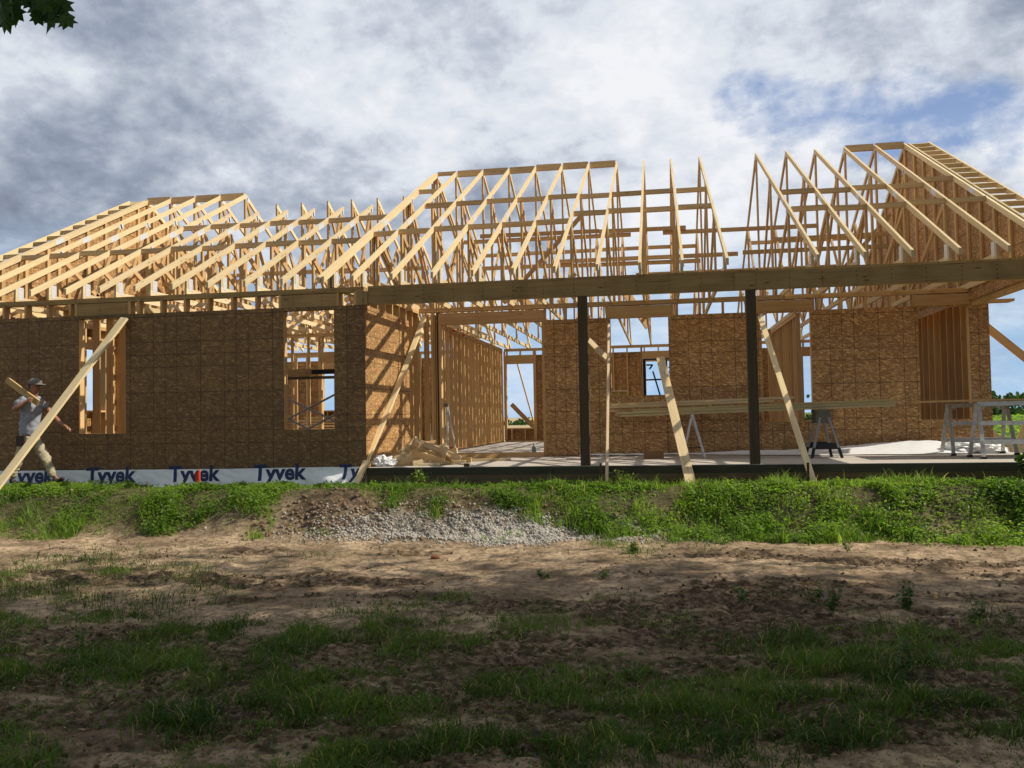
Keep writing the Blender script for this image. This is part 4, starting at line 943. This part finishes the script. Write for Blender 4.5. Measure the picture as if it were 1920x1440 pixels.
o = blades('bank_grass', xb, yb_, hb, U(len(xb), .005, .012), GRASS, .2, .9, tints=tb); tag(o, 'lush green grass growing on the low bank in front of the house', 'grass', kind='stuff')
xw, yw = U(230000, -8.2, 13.0), U(230000, -2.4, -.12); k = rng.random(len(xw)) < bankmask(xw, yw)*np.clip(.05+2.4*(fbm(xw*1.3+70, yw*1.3, 4)-.33), 0, 1); xw, yw = xw[k], yw[k]
hw_ = (.02+.15*rng.random(len(xw)))*(.4+1.1*sstep(.38, .66, fbm(xw*3.3+9, yw*3.3, 3)))*(1-.68*sstep(-1.7, -1.0, yw)); c = np.stack([xw, yw, ground_h(xw, yw)+hw_], -1)
o = leaves('bank_weeds', c, U(len(xw), .025, .06), GRASS, tint=fbm(xw*1.1+20, yw*1.1, 3)*1.1-.1+.3*(rng.random(len(xw))-.5), flat=.55); tag(o, 'leafy low weeds mixed into the grass on the bank', 'weeds', kind='stuff')
# patchy lawn in the shade of the trees
def gp(px, py, z=-.83):
    d = _f+_r*(px-960)/FPX-_u*(py-720)/FPX; t_ = (z-CAM[2])/d.z; return CAM[0]+d.x*t_, CAM[1]+d.y*t_
pat = [(90, 1110, 190, 60, 1.), (40, 1080, 120, 40, 1.), (120, 1180, 200, 45, .9), (1500, 1130, 120, 20, .35), (1650, 1180, 160, 25, .4), (330, 1115, 150, 22, .5), (60, 1200, 130, 50, .8), (700, 1145, 120, 20, 1.), (760, 1175, 130, 22, 1.), (860, 1120, 90, 12, .6), (985, 1180, 70, 32, 1.), (1165, 1128, 55, 14, 1.), (1310, 1157, 60, 9, .8), (1285, 1205, 55, 28, .9),
       (1440, 1235, 180, 32, .8), (1790, 1255, 190, 38, .9), (1870, 1170, 60, 20, .5), (150, 1270, 260, 45, 1.), (430, 1230, 160, 35, .45), (800, 1255, 220, 30, .9), (300, 1045, 90, 8, .25), (590, 1040, 70, 9, .6), (1170, 1035, 70, 18, .8), (1330, 1035, 40, 9, .4), (980, 1160, 60, 12, .6), (430, 1155, 120, 14, .5), (560, 1210, 90, 14, .35)]
def lawn(x, y):
    base = sstep(-6.0, -7.8, y+2.2*(fbm(x*.9, y*.9+60, 3)-.5))*sstep(.27, .42, fbm(x*1.2+33, y*1.2, 4)+.12*sstep(-7.6, -9.3, y))
    s_ = np.zeros_like(x)+.035*sstep(.5, .7, fbm(x*2, y*2+13, 3))
    for a, b_, rx, ry_, d_ in pat:
        cx, cy = gp(a, b_); ex, _ = gp(a+rx, b_); _, ny = gp(a, b_-ry_); _, fy_ = gp(a, b_+ry_); s_ = np.maximum(s_, d_*ell(x, y, cx, (ny+fy_)/2, abs(ex-cx), max(.12, (ny-fy_)/2)))
    return np.clip(np.maximum(base, s_*sstep(.3, .5, fbm(x*2.6+3, y*2.6, 3)+.12)), 0, 1)
xl = np.concatenate([U(520000, -1.6, 9.2), U(170000, -5, 10.5)]); yl = np.concatenate([U(520000, -11.5, -6.3), U(170000, -6.3, -2.4)])
k = rng.random(len(xl)) < lawn(xl, yl)*(.35+.65*sstep(.35, .6, fbm(xl*5, yl*5+3, 2))); xl, yl = xl[k], yl[k]
hl = (.016+.060*rng.random(len(xl))**1.6)*(.35+1.6*sstep(.35, .65, fbm(xl*2.6, yl*2.6+8, 3)))
o = blades('lawn_grass', xl, yl, hl, U(len(xl), .0035, .007), SHGRASS, .3, 1.15, tints=(fbm(xl*1.5+50, yl*1.5, 4)-.5)*2.4+.5+.4*(rng.random(len(xl))-.5)); tag(o, 'patchy shaded grass and seedlings growing over the bare yard', 'grass', kind='stuff')
xt, yt = U(26000, -2.5, 9.5), U(26000, -11, -2.5); k = rng.random(len(xt)) < lawn(xt, yt)*.6; xt, yt = xt[k], yt[k]; ct = np.stack([xt, yt, ground_h(xt, yt)+.01+.05*rng.random(len(xt))], -1)
o = leaves('lawn_clover', ct, U(len(xt), .012, .03), SHGRASS, flat=.7); tag(o, 'small round leaved weeds scattered through the shaded grass', 'weeds', kind='stuff')
# single taller weeds
def weed(px, py, h, nst, label, seed, spread=.10):
    x, y = gp(px, py); z = float(ground_h(np.array([x]), np.array([y]))[0]); r = random.Random(seed)
    s = empty('tall_weed', (x, y, z)); tag(s, label, 'weed', 'taller weeds standing in the yard')
    m = MB(); C_ = []; S_ = []
    for i in range(nst):
        a = r.random()*6.28; hh_ = h*r.uniform(.55, 1); tip = Vector((math.cos(a)*spread*r.random(), math.sin(a)*spread*r.random(), hh_)); m.tube((0, 0, 0), tip*.5+Vector((0, 0, .0)), .0035, .003, 5); m.tube(tip*.5, tip, .003, .0015, 5)
        for j in range(int(16*hh_/.25)+5):
            q = .25+.75*r.random(); p_ = tip*q; C_.append((p_.x+r.uniform(-.02, .02), p_.y+r.uniform(-.02, .02), p_.z)); S_.append(r.uniform(.03, .065)*(1.1-.5*q))
    st_ = m.build('stem', WEED); st_.parent = s
    leaves('foliage', np.array(C_), np.array(S_), WEED, parent=s, flat=.6)
for i, (px, py, h, n_, lb) in enumerate(((150, 1215, .26, 2, 'tall grassy weed at the left, bending over the shaded patch'), (1392, 1132, .20, 4, 'upright weed in the dirt right of the middle, left of the bushier one'), (1562, 1152, .26, 6, 'bushy weed right of the middle with narrow stems'),
    (1700, 1140, .30, 8, 'largest leafy weed in the dirt at the right'), (1838, 1165, .22, 4, 'small leafy weed near the right edge'), (1700, 1262, .28, 5, 'tall thin weed below the largest weed at the right'), (1015, 1088, .11, 4, 'tiny seedling clump in the sun at the middle of the yard'),
    (1130, 1088, .10, 4, 'low leafy seedling right of the tiny clump in the middle'), (1590, 1042, .17, 4, 'sunlit seedling on the bare strip below the bank'), (1190, 1046, .17, 9, 'sunlit weed clump at the right foot of the stone heap'), (1535, 1130, .16, 3, 'sparse weed just left above the bushy one'), (1185, 1262, .12, 4, 'small weed in the mud right of the middle'))):
    weed(px, py, h, n_, lb, 40+i)
def bush(name, x, y, z, h, r_, n_, ls, label, mat=WEED):
    s = empty(name, (x, y, z)); tag(s, label, 'bush'); m = MB(); C_ = []
    for i in range(14):
        a = random.random()*6.28; tip = Vector((math.cos(a)*r_*random.uniform(.3, 1), math.sin(a)*r_*random.uniform(.3, 1), h*random.uniform(.6, 1))); m.tube((0, 0, 0), tip*.55, .007, .005, 5); m.tube(tip*.55, tip, .005, .002, 5)
        for j in range(n_//14): q = random.uniform(.3, 1); C_.append(tuple(tip*q+Vector((random.gauss(0, .05), random.gauss(0, .05), random.gauss(0, .03)))))
    o = m.build('stem', WEED); o.parent = s; leaves('foliage', np.array(C_), U(len(C_), ls*.6, ls), mat, parent=s, flat=.45, asp=.6)
bush('leafy_bush', 9.25, -.75, -.25, .38, .36, 360, .14, 'dark broad leaved bush in front of the right end of the porch', LEAF)
bush('leafy_bush', .95, -.42, -.25, .26, .12, 90, .06, 'small bright weed rising in front of the porch edge below the offcut heap', GRASS)
bush('leafy_bush', 3.9, -.5, -.25, .22, .16, 120, .05, 'grassy tuft rising at the foot of the thin brace near the left porch post', GRASS)

# ------------------------------------------------------------------ crushed stone and clods
def rocks(name, x, y, s_, mat, label, cat):
    import bmesh
    bm = bmesh.new(); bmesh.ops.create_icosphere(bm, subdivisions=1, radius=1); base = np.array([v.co for v in bm.verts]); fc = np.array([[v.index for v in f.verts] for f in bm.faces]); bm.free()
    n = len(x); q = rng.normal(size=(n, 4)); q /= np.linalg.norm(q, axis=1)[:, None]; a, b_, c_, d_ = q.T
    R = np.stack([1-2*(c_**2+d_**2), 2*(b_*c_-a*d_), 2*(b_*d_+a*c_), 2*(b_*c_+a*d_), 1-2*(b_**2+d_**2), 2*(c_*d_-a*b_), 2*(b_*d_-a*c_), 2*(c_*d_+a*b_), 1-2*(b_**2+c_**2)], -1).reshape(n, 3, 3)
    V = base[None]*(1+.35*(rng.random((n, 12, 1))-.5)*1.6)*(s_[:, None, None]*np.array([1, .8, .6])[None, None]); V = np.einsum('nij,nkj->nki', R, V)
    V += np.stack([x, y, ground_h(x, y)+s_*.25], -1)[:, None]
    F = (fc[None]+np.arange(n)[:, None, None]*12).reshape(-1, 3); o = bigmesh(name, V.reshape(-1, 3), F.ravel(), np.full(len(F), 3), mat); tag(o, label, cat, kind='stuff')
xs_, ys_ = rng.normal(2.3, 1.0, 30000), rng.normal(-1.98, .24, 30000); k = (rng.random(30000) < .12+.75*sstep(.35, .6, fbm(xs_*2, ys_*2, 3))) & (ys_ < -1.3-.12*np.abs(xs_-1.5)); xs_, ys_ = xs_[k], ys_[k]
rocks('stone_heap', xs_, ys_, .004+.024*rng.random(len(xs_))**2.6, STONE, 'heap of grey crushed stone spilling down the bank', 'gravel')
xs_, ys_ = np.concatenate([rng.normal(-.15, .55, 420), rng.normal(1.6, 1.5, 420)]), np.concatenate([rng.normal(-1.75, .25, 420), rng.normal(-1.6, .3, 420)]); k = heap(xs_, ys_) > .15
rocks('dirt_clods', xs_[k], ys_[k], 008e-3+.035*rng.random(k.sum())**3, CLOD, 'brown clods of dug earth above and left of the stone heap', 'soil')
xs_, ys_ = U(20000, -5, 10), U(20000, -11, -2.2); k = rng.random(20000) < .06+.94*sstep(.46, .58, fbm(xs_*.55+11, ys_*1.7, 5, .6)+.07*sstep(-3.6, -4.6, ys_))*(1-.8*sstep(-3.6, -2.8, ys_)); rocks('loose_clods', xs_[k], ys_[k], 004e-3+.020*rng.random(k.sum())**3, CLODD, 'loose clods and pebbles scattered over the yard', 'soil')

n_ = 2600; xq, yq = U(n_, -4, 9.5), U(n_, -10.8, -2.4); LIT = plain('dry_litter', (.34, .25, .14), .8, 0, .6, 3, .2)
o = leaves('dry_litter', np.stack([xq, yq, ground_h(xq, yq)+.012], -1), U(n_, .012, .05), LIT, flat=.85, asp=.35); tag(o, 'dry straw and dead leaf scraps strewn over the yard', 'litter', kind='stuff')
x_, y_ = gp(816, 1050); o = blobmesh('brick_chunk', plain('red_clay', (.22, .075, .04)), (x_, y_, -.80), (.05, .035, .025), 2.2, .3, 3); tag(o, 'reddish chunk of clay lying alone on the sunlit sand below the stone heap', 'clay chunk')
# ------------------------------------------------------------------ trees: shade from the right and from behind, a branch at the upper left
def tree(x, y, h, r_, zc, label, seed, n_=23000, ls=.23):
    r = random.Random(seed); s = empty('broadleaf_tree', (x, y, -.9)); tag(s, label, 'tree', 'big trees shading the yard')
    m = MB(); bends = [Vector((0, 0, 0)), Vector((r.uniform(-.2, .2), r.uniform(-.2, .2), h*.25)), Vector((r.uniform(-.4, .4), r.uniform(-.4, .4), h*.55)), Vector((r.uniform(-.6, .6), r.uniform(-.6, .6), h*.9))]
    rr = [.30, .24, .16, .05]
    for i in range(3): m.tube(bends[i], bends[i+1], rr[i], rr[i+1], 10)
    tips = []
    for i in range(26):
        q = r.uniform(.5, .9); b0 = bends[1].lerp(bends[3], (q-.25)/.65); a = r.random()*6.28; el = r.uniform(-.05, .9); L_ = r_*r.uniform(.55, 1.0)*(1 if el < .5 else .8)
        t1 = b0+Vector((math.cos(a)*math.cos(el), math.sin(a)*math.cos(el), math.sin(el)))*L_; mid_ = b0.lerp(t1, .5)+Vector((0, 0, .25)); m.tube(b0, mid_, .07, .045, 6); m.tube(mid_, t1, .045, .015, 6); tips += [t1, mid_.lerp(t1, .5)]
    o = m.build('trunk', BARK); o.parent = s
    cl = []
    for i in range(150):
        if i < len(tips): c_ = tips[i]
        else:
            a = r.random()*6.28; u = r.random()**.4; el = math.asin(r.uniform(-.75, 1)); c_ = Vector((math.cos(a)*math.cos(el)*r_*u, math.sin(a)*math.cos(el)*r_*u, zc+math.sin(el)*(h-zc)*u))
        cl.append(tuple(c_))
    cl = np.array(cl); idx = rng.integers(0, len(cl), n_); c_ = cl[idx]+rng.normal(size=(n_, 3))*np.array([.62, .62, .42])*(r_/5)
    leaves('crown', c_, U(n_, ls*.7, ls*1.2), LEAF, parent=s, flat=.4, asp=.7); return s
T1 = tree(10.9, -8.3, 15.0, 5.6, 10.4, 'big broadleaf tree standing in the yard to the right of the view', 1)
def more(x, y, rot, sc, label):
    c_ = copy_tree(T1); c_.location = (x, y, -.9); c_.rotation_euler = (0, 0, rot); c_.scale = (sc, sc, sc); c_['label'] = label
more(17.0, -8.0, 2.1, 1.0, 'second big tree in the row to the right of the view')
more(23.5, -8.2, 4.0, 1.05, 'farthest big tree in the row to the right of the view')
more(12.5, -15.0, 1.0, 1.0, 'big tree behind and to the right of the viewer')
more(5.2, -17.5, 5.0, .95, 'big tree directly behind the viewer')
more(-3.5, -17.0, 2.8, .9, 'big tree behind and to the left of the viewer')
more(-11.5, -12.5, .6, .9, 'big tree standing to the left of the view')
more(19.5, -14.5, 3.3, 1.05, 'big tree in the second row far to the right behind the viewer')
# overhanging branch with lobed leaves
B0 = empty('overhanging_branch', (-1.0, -14.6, 4.9)); tag(B0, 'dark leafy branch hanging into the sky at the upper left corner', 'branch')
m = MB(); P0 = [Vector((0, 0, 0)), Vector((1.2, 2.2, -.35)), Vector((1.95, 4.4, -1.1)), Vector((2.2, 5.2, -1.75))]
for i in range(3): m.tube(P0[i], P0[i+1], [.05, .03, .015][i], [.03, .015, .006][i], 7)
off0 = Vector((-1.0, -14.6, 4.9)); tw_ = [P0[2].lerp(P0[3], q) for q in (.2, .5, .8, 1.)]
def dirpt(px, py, dist): return Vector(CAM)+(_f+_r*(px-960)/FPX-_u*(py-720)/FPX).normalized()*dist-off0
lv = MB(); shape = [(0, 0), (.10, .10), (.34, .20), (.28, .34), (.50, .46), (.30, .52), (.34, .78), (.14, .72), (0, 1.0)]
shape = shape+[(-a, b_) for a, b_ in shape[-2:0:-1]]
spots_ = [(5, 20, 5.3), (18, 12, 5.5), (25, 30, 5.4), (60, 5, 5.5), (68, 22, 5.6), (82, 12, 5.3), (92, 28, 5.5), (88, 48, 5.4), (100, 8, 5.6), (118, 15, 5.5), (121, 42, 5.3), (45, -8, 5.5), (75, -12, 5.6), (105, -10, 5.4), (10, 45, 5.5), (-15, 25, 5.4), (-10, 5, 5.4), (30, -5, 5.6), (-20, 50, 5.4), (74, 36, 5.5), (96, 40, 5.5), (110, 30, 5.5), (-40, 10, 5.3), (-40, 40, 5.5), (55, -30, 5.5), (90, -35, 5.5), (20, -35, 5.6)]
for i, (px, py, ds) in enumerate(spots_):
    c_ = dirpt(px, py, ds); sz = random.uniform(.10, .15); dn = Vector((random.uniform(-.5, .5), random.uniform(-.4, .4), -1)).normalized(); sd_ = dn.cross(Vector((random.uniform(-.7, .7), 1, random.uniform(-.3, .3)))).normalized(); nn = sd_.cross(dn)
    st_ = c_-dn*sz*.6; pts = [st_+sd_*a*sz+dn*b_*sz+nn*(abs(a)*.25+.08*math.sin(b_*3))*sz for a, b_ in shape]
    ctr = st_+dn*.45*sz
    for j in range(len(pts)): lv.poly([ctr, pts[j], pts[(j+1) % len(pts)]], Vector((1, 0, 0)), tint=(random.random(), .3, .5))
    nb = min(tw_+[P0[3]], key=lambda q: (q-st_).length); m.tube(nb, st_, .004, .0015, 5)
o = m.build('twigs', BARK); o.parent = B0; o = lv.build('leaves', LEAF); o.parent = B0

# ------------------------------------------------------------------ far crop field and thicket
n_ = 60000; yf = 15+125*rng.random(n_)**1.6; xf = 11+yf*.25+100*rng.random(n_); o = leaves('crop_field', np.stack([xf, yf, ground_h(xf, yf)+.05+.35*rng.random(n_)], -1), .12+yf*.004, GRASS, flat=.7, asp=.8); tag(o, 'broad green crop field behind the house', 'crop', kind='stuff')
cl = []
for i in range(420):
    x = -320+i*1.6+rng.normal()*.8; hgt_ = (4.6 if x > 30 else .55)*(.75+.5*float(fbm(np.array([x*.08]), np.array([3.]), 3)[0]))
    for j in range(7): cl.append((x+rng.normal()*1.2, 145+rng.normal()*3, -1.3+hgt_*rng.random()**.7))
cl = np.array(cl); idx = rng.integers(0, len(cl), 42000); c_ = cl[idx]+rng.normal(size=(42000, 3))*np.array([.8, .8, .35]); c_[:, 2] = np.maximum(c_[:, 2], -1.3)
o = leaves('far_thicket', c_, U(42000, .5, 1.0), LEAF, flat=.2, asp=.8); tag(o, 'dark line of trees along the far edge of the field', 'thicket', kind='stuff')
